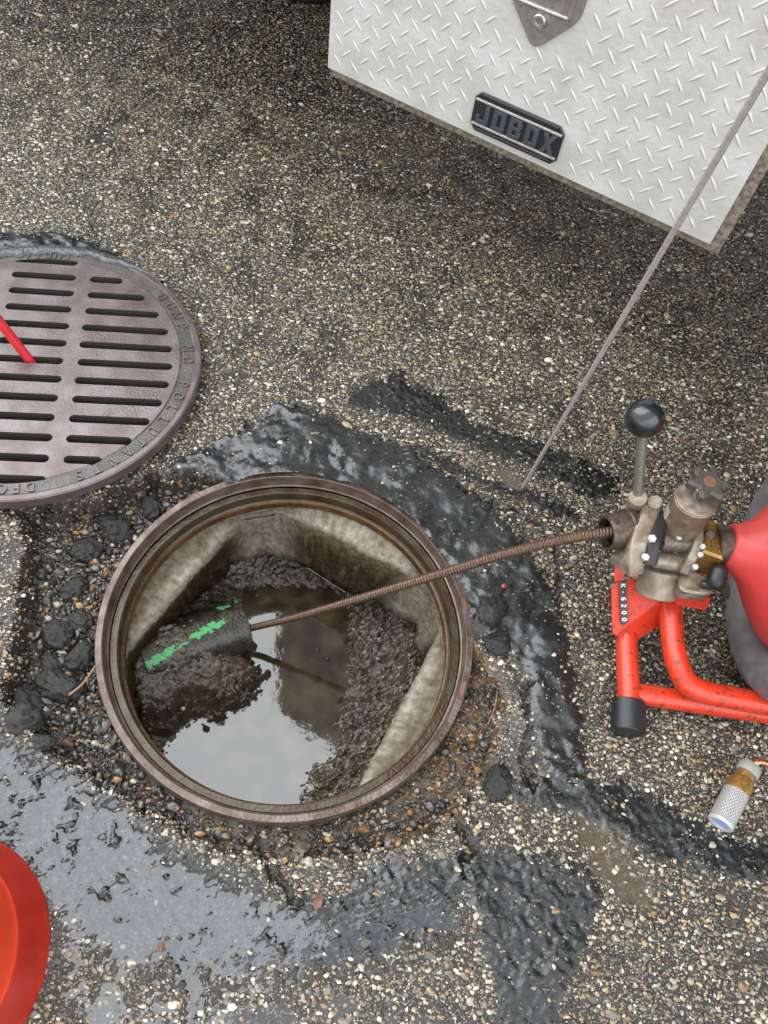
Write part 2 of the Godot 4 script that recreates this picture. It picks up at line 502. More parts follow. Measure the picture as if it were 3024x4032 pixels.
				if tr < 0.0 and dr > 0.25:
					var t := smoothstep(0.0, -0.022, tr)
					var left := smoothstep(-0.2, -0.45, x)
					var floor_y := -lerpf(0.026, 0.05, left) + 0.008 * big + 0.004 * fine + 0.002 * tiny
					h = lerpf(h, floor_y, t)
					var rust := smoothstep(0.08, 0.22, x) * smoothstep(0.12, 0.0, dr - RR) * clampf(0.65 + 1.2 * big, 0, 1)
					c = Color(0.034 * tone, 0.027 * tone, 0.020 * tone).lerp(Color(0.20, 0.10, 0.03), rust * 0.8)
					if left < 0.4 and big > 0.1: c = c.lerp(Color(0.09, 0.065, 0.04), 0.6)
					m = 1.0
					if t > 0.4: kind = 2
			gh[k] = h
			gk[k] = kind
			gc[k] = c
			gm[k] = m
	# normals
	var nv := PackedVector3Array()
	nv.resize(nx * nz)
	for j in nz:
		var ja := maxi(j - 1, 0)
		var jb := mini(j + 1, nz - 1)
		for i in nx:
			var ia := maxi(i - 1, 0)
			var ib := mini(i + 1, nx - 1)
			nv[j * nx + i] = Vector3(-(gh[j * nx + ib] - gh[j * nx + ia]) / (gx[ib] - gx[ia]), 1.0, -(gh[jb * nx + i] - gh[ja * nx + i]) / (gz[jb] - gz[ja])).normalized()
	var ids := [PackedInt32Array(), PackedInt32Array(), PackedInt32Array()]
	for j in nz - 1:
		for i in nx - 1:
			var k := j * nx + i
			var d := Vector2(gx[i] + 0.002, gz[j] + 0.002).distance_to(RC)
			if d < 0.3205: continue
			var id: PackedInt32Array = ids[gk[k]]
			id.append(k); id.append(k + 1); id.append(k + nx)
			id.append(k + 1); id.append(k + nx + 1); id.append(k + nx)
			ids[gk[k]] = id
	var names := ["asphalt_pavement", "tar_sealant_ground", "trench_soil_ground"]
	var labels := ["wet exposed-aggregate asphalt pavement covering the whole lot", "smooth black tar sealant and collar around the manhole", "dug-out dirt and gravel bed around the iron manhole ring"]
	for s in 3:
		var map := {}
		var vv := PackedVector3Array()
		var nn := PackedVector3Array()
		var cc := PackedColorArray()
		var ii := PackedInt32Array()
		for k in ids[s]:
			if not map.has(k):
				map[k] = vv.size()
				vv.append(Vector3(gx[k % nx], gh[k], gz[k / nx]))
				nn.append(nv[k])
				cc.append(gc[k])
			ii.append(map[k])
		var arr := []
		arr.resize(Mesh.ARRAY_MAX)
		arr[Mesh.ARRAY_VERTEX] = vv
		arr[Mesh.ARRAY_NORMAL] = nn
		arr[Mesh.ARRAY_COLOR] = cc
		arr[Mesh.ARRAY_INDEX] = ii
		var mesh := ArrayMesh.new()
		mesh.add_surface_from_arrays(Mesh.PRIMITIVE_TRIANGLES, arr)
		var o := put(names[s], mesh, mats[["asphalt", "tar", "soil"][s]])
		tag(o, labels[s], "", "", "structure")

	# the rest of the lot, out to the horizon
	var st := sk()
	var a := [-2.59, 2.39, -4.59, 1.59]
	for r in [[-70, 70, -90, a[2]], [-70, 70, a[3], 70], [-70, a[0], a[2], a[3]], [a[1], 70, a[2], a[3]]]:
		quad(st, Vector3(r[0], -0.004, r[3]), Vector3(r[1], -0.004, r[3]), Vector3(r[1], -0.004, r[2]), Vector3(r[0], -0.004, r[2]))
	tag(put("parking_lot_ground", done(st), mats.far_asphalt), "rest of the wet asphalt lot out to the horizon", "", "", "structure")

# ------------------------------------------------------------------ stones
var tones := []

func tone_of(r: float) -> int:
	var a := 0.0
	for i in tones.size():
		a += tones[i][1]
		if r < a: return i
	return 0

func multi(called: String, mesh: Mesh, m: Material, xf: Array, cols: Array, parent: Node3D) -> void:
	if xf.is_empty(): return
	var mm := MultiMesh.new()
	mm.transform_format = MultiMesh.TRANSFORM_3D
	mm.use_colors = true
	mm.mesh = mesh
	mm.instance_count = xf.size()
	for i in xf.size():
		mm.set_instance_transform(i, xf[i])
		mm.set_instance_color(i, cols[i])
	var o := MultiMeshInstance3D.new()
	o.multimesh = mm
	o.material_override = m
	o.name = called
	parent.add_child(o, true)
	o.set_meta("kind", "stuff")

func in_view(x: float, z: float) -> bool: # the part of the ground that the photograph covers, with a margin
	return x > -0.42 + 0.47 * z - 0.12 and x < 0.72 - 0.1 * z + 0.15 and z < 0.2 and z > -3.3

func scatter() -> void:
	var shapes := []
	for s in 6: shapes.append(pebble(40 + s, 1, 0.75, 10))
	var sharp := []
	for s in 6: sharp.append(pebble(80 + s, 1, 0.8, 8))
	var pave: Node3D = get_node("asphalt_pavement")
	var soil: Node3D = get_node("trench_soil_ground")
	var tar: Node3D = get_node("tar_sealant_ground")
	var stone_mats := []
	for t in tones:
		var m: StandardMaterial3D = mats.stone.duplicate()
		m.vertex_color_use_as_albedo = false
		m.albedo_color = (t[0] as Color).linear_to_srgb()
		stone_mats.append(m)
	var best := []
	var xf := [[], [], [], [], [], []]
	var cl := [[], [], [], [], [], []]
	var txf := []
	var tcl := []
	var gxf := [[], []]
	var gcl := [[], []]
	for pass_ in 2:
		var step: float = [0.0070, 0.0044][pass_]
		var z0: float = [-3.3, -2.1][pass_]
		var z1 := 0.18
		var z := z0
		while z < z1:
			var x := -2.3
			while x < 1.2:
				var px := x + rng.randf_range(-0.5, 0.5) * step * 1.4
				var pz := z + rng.randf_range(-0.5, 0.5) * step * 1.4
				x += step
				if not in_view(px, pz): continue
				var d := Vector2(px, pz).distance_to(RC)
				if d < 0.338: continue
				var k := ground_index(px, pz)
				var kind := gk[k]
				if kind == 2: continue
				if rng.randf() > gm[k]: continue
				var r := 0.0
				if pass_ == 1: r = rng.randf_range(0.0008, 0.0019)
				else:
					r = rng.randf_range(0.0019, 0.0042)
					if rng.randf() < 0.06: r *= rng.randf_range(1.3, 2.0)
				var tt := tone_of(rng.randf())
				var col: Color = tones[tt][0]
				var v := rng.randf_range(0.7, 1.3)
				col = Color(col.r * v, col.g * v, col.b * v)
				if kind == 1 and rng.randf() < 0.6: col = col.lerp(Color(0.012, 0.012, 0.012), 0.85)
				var b := Basis(Vector3(1, 0, 0), rng.randf_range(-0.4, 0.4)) * Basis(Vector3(0, 0, 1), rng.randf_range(-0.4, 0.4)) * Basis(Vector3.UP, rng.randf() * TAU)
				var sy := rng.randf_range(0.55, 0.85)
				b = b.scaled(Vector3(r * rng.randf_range(0.7, 1.45), r * sy, r * rng.randf_range(0.7, 1.1)))
				var t := Transform3D(b, Vector3(px, ground_y(px, pz) + r * sy * 0.15, pz))
				if kind == 1:
					txf.append(t); tcl.append(col)
					continue
				var s := rng.randi() % 6
				if pass_ == 0 and r > 0.0056 and pz > -1.6 and best.size() < 300:
					best.append([t, s, tt])
					continue
				xf[s].append(t)
				cl[s].append(col)
			z += step
	for b in best: put("stone", shapes[b[1]], stone_mats[b[2]], pave, b[0])
	for s in 6: multi("aggregate", shapes[s], mats.stone, xf[s], cl[s], pave)
	multi("aggregate", shapes[0], mats.stone, txf, tcl, tar)
	# gravel in the dug-out bed
	var big := 0
	var z := -1.1
	while z < 0.1:
		var x := -1.0
		while x < 0.4:
			var px := x + rng.randf_range(-0.005, 0.005)
			var pz := z + rng.randf_range(-0.005, 0.005)
			x += 0.0056
			var d := Vector2(px, pz).distance_to(RC)
			if d < 0.333: continue
			if gk[ground_index(px, pz)] != 2: continue
			var left := px < -0.2
			if rng.randf() > (0.95 if left else 0.7): continue
			var r := rng.randf_range(0.0018, 0.0052)
			var clod := rng.randf() < 0.1
			if clod: r *= rng.randf_range(1.3, 2.6)
			var q := rng.randf() * (0.86 if clod else 1.0)
			var col := Color(0.0204, 0.0180, 0.0156)
			if q > 0.93: col = Color(0.2520, 0.2280, 0.1740)
			elif q > 0.83: col = Color(0.2160, 0.1140, 0.0420)
			elif q > 0.72: col = Color(0.0960, 0.0720, 0.0510)
			elif q > 0.5: col = Color(0.0450, 0.0396, 0.0330)
			elif not left and q > 0.3: col = Color(0.13, 0.062, 0.02) if px > 0.05 else Color(0.066, 0.042, 0.021)
			var v := rng.randf_range(0.7, 1.3)
			col = Color(col.r * v, col.g * v, col.b * v)
			var b := Basis(Vector3(rng.randfn(), rng.randfn(), rng.randfn()).normalized(), rng.randf() * TAU).scaled(Vector3(r * rng.randf_range(0.7, 1.4), r, r * rng.randf_range(0.7, 1.2)))
			var s := rng.randi() % 2
			gxf[s].append(Transform3D(b, Vector3(px, ground_y(px, pz) + r * 0.45, pz)))
			gcl[s].append(col)
		z += 0.0056
	for s in 2: multi("gravel", sharp[s], mats.stone, gxf[s], gcl[s], soil)

	# loose pieces one can pick up
	var lumps := []
	for s in 4: lumps.append(pebble(200 + s, 3, 0.75, 2, 0.42))
	for c in [
		[Vector2(-0.4959, -0.6705), 0.034, "largest round black asphalt lump lying below the slotted cover"],
		[Vector2(-0.5275, -0.6168), 0.028, "black asphalt lump left of the largest lump below the slotted cover"],
		[Vector2(-0.4471, -0.7327), 0.026, "grey-flecked asphalt lump tucked under the rim of the slotted cover"],
		[Vector2(-0.4005, -0.7198), 0.020, "small asphalt lump beside the upper left of the iron ring"],
		[Vector2(-0.5226, -0.5366), 0.025, "dark crumbly asphalt lump among tan chips left of the iron ring"],
		[Vector2(-0.4901, -0.4765), 0.022, "dark asphalt lump in the middle of the dug-out bed left of the ring"],
		[Vector2(-0.5128, -0.4448), 0.028, "wide black asphalt lump near the left edge of the dug-out bed"],
		[Vector2(-0.4635, -0.4182), 0.027, "rough asphalt lump nearest the left side of the iron ring"],
		[Vector2(-0.5030, -0.3892), 0.022, "small black asphalt lump at the left end of a long flat lump"],
		[Vector2(-0.4734, -0.3613), 0.036, "long flat asphalt lump beside the dry twig"],
		[Vector2(-0.5180, -0.3212), 0.030, "asphalt lump broken off the left bank of the dug-out bed"],
		[Vector2(-0.4961, -0.2835), 0.030, "lowest asphalt lump at the left bank of the dug-out bed"],
		[Vector2(-0.4519, -0.2592), 0.018, "small asphalt lump above the wet tar at lower left"],
		[Vector2(0.2313, -0.6365), 0.030, "black asphalt lump at the right edge of the iron ring under the cable"],
		[Vector2(0.2494, -0.5850), 0.024, "black asphalt lump above the rusty dirt right of the ring"],
		[Vector2(0.2693, -0.3424), 0.026, "asphalt lump in the corner of the bed at lower right of the ring"],
	]:
		var p: Vector2 = c[0]
		var r: float = c[1]
		var o := put("asphalt_lump", lumps[rng.randi() % 4], mats.lump, null, Transform3D(Basis(Vector3.UP, rng.randf() * TAU).scaled(Vector3(r * 1.1, r * 0.75, r)), Vector3(p.x, ground_y(p.x, p.y) + r * 0.3, p.y)))
		tag(o, c[2], "asphalt lump", "broken asphalt lumps in the dug-out bed")
	var tan := mat("tan_pebble", lin(0.25, 0.13, 0.05), 0.35)
	var pale := mat("pale_pebble", lin(0.34, 0.31, 0.24), 0.35)
	var brown := mat("brown_pebble", lin(0.11, 0.065, 0.038), 0.35)
	for n in 72:
		var a := rng.randf_range(PI * 0.35, PI * 1.12)
		var d := RR + rng.randf_range(0.012, 0.13)
		var p := RC + Vector2(cos(a), sin(a)) * d
		if gk[ground_index(p.x, p.y)] != 2: continue
		var r := rng.randf_range(0.0055, 0.0095)
		var which := rng.randi() % 4
		var o := put("pebble", sharp[rng.randi() % 6], [tan, tan, pale, brown][which], null, Transform3D(Basis(Vector3(rng.randfn(), 1.5, rng.randfn()).normalized(), rng.randf() * TAU).scaled(Vector3(r * 1.2, r * 0.9, r * 0.8)), Vector3(p.x, ground_y(p.x, p.y) + r * 0.6, p.y)))
		var side := "below" if a < PI * 0.62 else ("at the lower left of" if a < PI * 0.88 else "left of")
		tag(o, "small angular %s pebble %s %s the iron ring" % [["orange tan", "orange tan", "pale cream", "dark brown"][which], "close" if d < RR + 0.06 else "well away", side], "pebble", "loose pebbles in the dug-out bed")

# ------------------------------------------------------------------ manhole
func build_ring() -> void:
	var o := thing("manhole_frame", "rusty round cast iron manhole frame set open in the pavement", "manhole frame", Vector3(RC.x, 0, RC.y))
	var st := sk()
	lathe(st, [Vector2(0.322, -0.1), Vector2(0.332, -0.09), Vector2(0.330, -0.004), Vector2(0.3285, 0.0), Vector2(0.3185, 0.0), Vector2(0.317, -0.0015), Vector2(0.3140, -0.024), Vector2(0.311, -0.026)], 160)
	put("rim", done(st), mats.iron, o)
	st = sk()
	lathe(st, [Vector2(0.3108, -0.034), Vector2(0.3105, -0.0305), Vector2(0.309, -0.029), Vector2(0.2985, -0.029), Vector2(0.297, -0.031), Vector2(0.2965, -0.052), Vector2(0.294, -0.0545)], 160)
	put("cover_seat", done(st), mats.iron_seat, o)
	st = sk()
	lathe(st, [Vector2(0.2938, -0.0546), Vector2(0.291, -0.056), Vector2(0.29, -0.072), Vector2(0.30, -0.082), Vector2(0.33, -0.09)], 160)
	put("inner_flange", done(st), mats.iron_rust, o)
	# a few flakes of rust on the rim
	for i in 5:
		var a: float = [-1.35, -0.9, -1.75, -0.35, 0.15][i]
		st = sk()
		var out := []
		for k in 9:
			var t := TAU * k / 9
			out.append(Vector2(cos(t) * 0.004 * rng.randf_range(0.7, 1.2), sin(t) * 0.018 * rng.randf_range(0.7, 1.2)))
		prism(st, out, 0.0003, 0.0014, 0.0004)
		put("rust_flake", done(st), mats.iron_flake, o, Transform3D(Basis(Vector3.UP, -a), Vector3(cos(a) * 0.3225, 0, sin(a) * 0.3225)))

func wall_radius(phi: float, level: float) -> float:
	# square opening, corners rounded
	var r := 9.0
	var soft := 0.0
	for s in [[-2.783, 0.244], [-1.297, 0.255], [0.304, 0.236], [1.85, 0.31]]:
		var c := cos(phi - s[0])
		if c > 0.05: soft += exp(-(s[1] / c) * 120.0)
	r = -log(soft) / 120.0
	return r + level

func build_pit() -> void:
	# concrete walls, from under the frame down to below the mud
	var n := 300
	var lv := [[0, -0.074], [1, -0.088], [2, -0.104], [3, -0.113], [3, -0.117], [4, -0.13], [5, -0.15], [6, -0.17], [7, -0.188], [8, -0.2], [9, -0.208], [10, -0.23], [11, -0.27], [12, -0.32], [13, -0.42]]
	var pos := []
	var col := []
	for l in lv:
		for i in n:
			var a := TAU * i / n
			var open := wall_radius(a, 0.0)
			var corner := smoothstep(0.27, 0.32, open)
			var circ := 0.302
			var r := 0.0
			var p := Vector3(cos(a), l[1] * 6.0, sin(a))
			var wob := 0.6 * na.get_noise_3d(p.x * 0.3, l[1], p.z * 0.3)
			var tiny := nb.get_noise_3d(p.x * 0.25, l[1], p.z * 0.25)
			var back := maxf(0.0, cos(a + 1.297))
			var lip := 0.05 * smoothstep(0.35, 0.8, back)      # the mortar lip on the far side leans inwards
			var k: int = l[0]
			match k:
				0: r = circ
				1: r = minf(circ, lerpf(circ, open, 0.4))
				2: r = minf(circ, lerpf(circ, open, 0.86))
				3: r = minf(circ - 0.004, open - 0.002)
				_:
					if k <= 8: r = minf(circ - 0.004, open - lip * (k - 3) / 5.0)
					elif k == 9: r = open - lip * 0.55
					else: r = open + 0.012 * (1.0 - corner)
			if k >= 3 and k <= 8: r -= 0.018 * corner * (k - 2) / 6.0 * (0.4 + back)
			if k == 9: r += 0.02 * corner
			if k >= 10: r += 0.05 * corner
			var y: float = l[1] + 0.012 * wob * (1.0 if k > 0 else 0.0) - (0.02 * corner if k in [1, 2] else 0.0)
			r += (0.012 * wob * (0.4 if k >= 2 and k <= 4 else 1.0) + 0.004 * tiny) * (1.0 if k > 0 else 0.0)
			pos.append(Vector3(RC.x + cos(a) * r, y, RC.y + sin(a) * r))
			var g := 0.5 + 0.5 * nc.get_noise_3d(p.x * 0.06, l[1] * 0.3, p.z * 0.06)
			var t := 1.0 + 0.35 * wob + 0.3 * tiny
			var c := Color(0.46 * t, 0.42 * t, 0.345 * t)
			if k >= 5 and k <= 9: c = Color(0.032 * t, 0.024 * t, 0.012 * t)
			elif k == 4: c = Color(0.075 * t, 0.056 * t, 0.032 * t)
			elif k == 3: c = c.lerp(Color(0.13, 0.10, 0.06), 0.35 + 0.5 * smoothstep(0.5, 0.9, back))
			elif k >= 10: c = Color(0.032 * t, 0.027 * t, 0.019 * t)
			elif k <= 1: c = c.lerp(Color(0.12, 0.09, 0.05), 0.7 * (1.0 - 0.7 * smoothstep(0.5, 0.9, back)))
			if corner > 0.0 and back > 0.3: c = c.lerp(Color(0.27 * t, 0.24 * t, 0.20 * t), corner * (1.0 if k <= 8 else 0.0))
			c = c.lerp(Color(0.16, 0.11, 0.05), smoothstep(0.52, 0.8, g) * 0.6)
			col.append(c)
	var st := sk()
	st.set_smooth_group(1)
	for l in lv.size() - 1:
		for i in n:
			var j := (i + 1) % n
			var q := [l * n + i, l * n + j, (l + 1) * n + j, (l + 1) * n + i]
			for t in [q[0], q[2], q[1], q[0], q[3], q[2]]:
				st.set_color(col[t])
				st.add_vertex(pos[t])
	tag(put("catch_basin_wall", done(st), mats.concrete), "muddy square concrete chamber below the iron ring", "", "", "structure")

	# mud on the floor
	add_zone("pool", [Vector2(-0.2787, -0.7289), Vector2(-0.2422, -0.7442), Vector2(-0.1414, -0.7749), Vector2(-0.0947, -0.7832), Vector2(-0.0433, -0.7698), Vector2(-0.0251, -0.7277), Vector2(-0.0161, -0.6658), Vector2(-0.0110, -0.6298), Vector2(0.0048, -0.5970), Vector2(0.0108, -0.5338), Vector2(0.0049, -0.4817), Vector2(0.0075, -0.4384), Vector2(0.0047, -0.4059), Vector2(-0.0292, -0.3707), Vector2(-0.0349, -0.3450), Vector2(-0.0306, -0.3044), Vector2(-0.0235, -0.2315), Vector2(-0.1951, -0.1979), Vector2(-0.3015, -0.2619), Vector2(-0.3325, -0.3076), Vector2(-0.3284, -0.3416), Vector2(-0.3276, -0.3626), Vector2(-0.3141, -0.4026), Vector2(-0.3065, -0.4205), Vector2(-0.2800, -0.4399), Vector2(-0.2448, -0.4680), Vector2(-0.2180, -0.4896), Vector2(-0.1930, -0.5401), Vector2(-0.2222, -0.5643), Vector2(-0.2354, -0.6221), Vector2(-0.2585, -0.6736)])
	add_zone("mound", [Vector2(-0.4172, -0.4639), Vector2(-0.4056, -0.5231), Vector2(-0.3543, -0.5848), Vector2(-0.2922, -0.6008), Vector2(-0.2319, -0.5858), Vector2(-0.1907, -0.5366), Vector2(-0.2199, -0.4850), Vector2(-0.2776, -0.4450), Vector2(-0.3362, -0.4136), Vector2(-0.3842, -0.4006)])
	var f: PackedFloat32Array = zones.pool
	var fm: PackedFloat32Array = zones.mound
	var isles := []
	for q in [Vector2(-0.2455, -0.4347), Vector2(-0.2361, -0.4395), Vector2(-0.2601, -0.4116), Vector2(-0.0537, -0.6091), Vector2(-0.1695, -0.5475), Vector2(-0.0106, -0.5274), Vector2(-0.0244, -0.6618), Vector2(-0.0787, -0.6309)]: isles.append(Vector3(q.x, q.y, 0.037))
	var mx := 190
	var mz := 190
	var x0 := -0.56
	var z0 := -0.98
	var s := 0.0046
	var vv := PackedVector3Array()
	var cc := PackedColorArray()
	for j in mz:
		for i in mx:
			var x := x0 + i * s
			var z := z0 + j * s
			var big := na.get_noise_2d(x * 1.3 + 20.0, z * 1.3)
			var fine := nb.get_noise_2d(x * 0.9, z * 0.9 + 30.0)
			var tiny := nc.get_noise_2d(x, z + 11.0)
			var d := zone(f, x + 0.012 * big + 0.006 * fine, z + 0.012 * na.get_noise_2d(x + 5, z * 1.5))
			var y := WATER_Y
			if d < 0: y += maxf(d * 0.35, -0.03) + 0.002 * fine
			else:
				var right := smoothstep(0.0, 0.08, x)
				y += minf(d * lerpf(0.62, 0.45, right), lerpf(0.105, 0.08, right)) + (0.006 * big + 0.006 * fine + 0.002 * tiny) * smoothstep(0.0, 0.02, d) + 0.0015 * fine
			var md := zone(fm, x + 0.008 * fine, z)
			if md < 0.03: y += (0.058 + 0.012 * smoothstep(-0.22, -0.36, x)) * smoothstep(0.035, -0.03, md + 0.03 * fine + 0.03 * big)
			y += 0.0045 * fine + 0.003 * tiny * smoothstep(-0.01, 0.01, d)
			for isl in isles: y += isl.z * smoothstep(0.011, 0.0, Vector2(x + 0.004 * fine, z + 0.004 * tiny).distance_to(Vector2(isl.x, isl.y)))
			vv.append(Vector3(x, y, z))
			var t := 1.0 + 0.4 * fine + 0.3 * big
			cc.append(Color(0.062 * t, 0.045 * t, 0.028 * t))
	var st2 := sk()
	st2.set_smooth_group(1)
	for j in mz - 1:
		for i in mx - 1:
			var k := j * mx + i
			var c := vv[k]
			var dd := Vector2(c.x, c.z) - RC
			if dd.length() > wall_radius(dd.angle(), 0.075): continue
			for q in [k, k + 1, k + mx, k + 1, k + mx + 1, k + mx]:
				st2.set_color(cc[q])
				st2.add_vertex(vv[q])
	var mud := put("pit_mud_ground", done(st2), mats.mud)
	tag(mud, "dark wet mud banks on the chamber floor around the brown water", "", "", "structure")
	# grit on the banks
	var sharp := pebble(300, 1, 0.8, 7)
	var xf := []
	var cl := []
	for n2 in 9000:
		var x := rng.randf_range(-0.44, 0.2)
		var z := rng.randf_range(-0.85, -0.2)
		var d := zone(f, x, z)
		var dd := Vector2(x, z) - RC
		if dd.length() > wall_radius(dd.angle(), 0.0): continue
		if x < -0.05 and rng.randf() < 0.7: continue
		var i := clampi(int((x - x0) / s), 0, mx - 1)
		var j := clampi(int((z - z0) / s), 0, mz - 1)
		if vv[j * mx + i].y < WATER_Y - 0.003: continue
		var r := rng.randf_range(0.001, 0.0036) * (1.6 if rng.randf() < 0.08 else 1.0)
		var q := rng.randf()
		var col2 := Color(0.03, 0.026, 0.022)
		if q > 0.96: col2 = Color(0.35, 0.33, 0.30)
		elif q > 0.88: col2 = Color(0.16, 0.11, 0.06)
		elif q > 0.6: col2 = Color(0.07, 0.06, 0.048)
		xf.append(Transform3D(Basis(Vector3(rng.randfn(), rng.randfn(), rng.randfn()).normalized(), rng.randf() * TAU).scaled(Vector3(r * 1.2, r, r)), Vector3(x, vv[j * mx + i].y + r * 0.3, z)))
		cl.append(col2)
	multi("grit", sharp, mats.stone, xf, cl, mud)
	# water
	st = sk()
	var ring := []
	for i in 60: ring.append(RC + Vector2(cos(TAU * i / 60), sin(TAU * i / 60)) * 0.33)
	for i in 60:
		var p: Vector2 = ring[i]
		var q: Vector2 = ring[(i + 1) % 60]
		tri(st, Vector3(RC.x, WATER_Y, RC.y), Vector3(q.x, WATER_Y, q.y), Vector3(p.x, WATER_Y, p.y))
	tag(put("pit_water", done(st), mats.pit_water), "murky brown standing water in the bottom of the chamber", "", "", "structure")
	# pipe
	var end := Vector3(-0.2409, -0.2620, -0.6194)
	var tail := Vector3(-0.3910, -0.2350, -0.5113)
	var far := end + (tail - end) * 1.15
	var o := thing("drain_pipe", "dark plastic drain pipe with green paint coming through the left chamber wall", "pipe", far)
	st = sk()
	var ln := far.distance_to(end)
	lathe(st, [Vector2(0.059, 0.0), Vector2(0.0625, 0.0), Vector2(0.0625, ln - 0.0015), Vector2(0.061, ln), Vector2(0.0575, ln), Vector2(0.0565, ln - 0.002), Vector2(0.0565, 0.02)], 48, along(Vector3.ZERO, end - far))
	put("pipe_wall", done(st), mats.pipe, o)
	# splashes of green paint on the crest
	var ax := along(Vector3.ZERO, end - far, Vector3.UP)
	st = sk()
	st.set_smooth_group(1)
	for n2 in 230:
		var f2 := rng.randf()
		var at := f2 * 0.17
		var ang := lerpf(0.72, 0.0, pow(f2, 0.7)) + rng.randfn(0.0, 0.055)
		var rr := rng.randf_range(0.001, 0.0045)
		if f2 > 0.55 and f2 < 0.66 and rng.randf() < 0.7: continue
		if n2 > 200:
			at = [0.178, 0.212][n2 % 2] + rng.randfn(0.0, 0.006)
			ang = [-0.55, -0.68][n2 % 2] + rng.randfn(0.0, 0.07)
		var rad := rng.randf_range(0.0628, 0.0636)
		var m := 9
		var pts := []
		for k in m:
			var t := TAU * k / m
			var w := rr * rng.randf_range(0.6, 1.3)
			var a2 := ang + sin(t) * w / 0.0625
			pts.append(ax * Vector3(sin(a2) * rad, clampf(at + cos(t) * w * 1.4, 0.0, ln - 0.002), cos(a2) * rad))
		var mid2 := ax * Vector3(sin(ang) * (rad + 0.0004), clampf(at, 0.0, ln - 0.002), cos(ang) * (rad + 0.0004))
		for k in m: tri(st, mid2, pts[k], pts[(k + 1) % m])
	tag(put("green_paint_splash", done(st), mats.green_paint, o), "", "", "", "stuff")

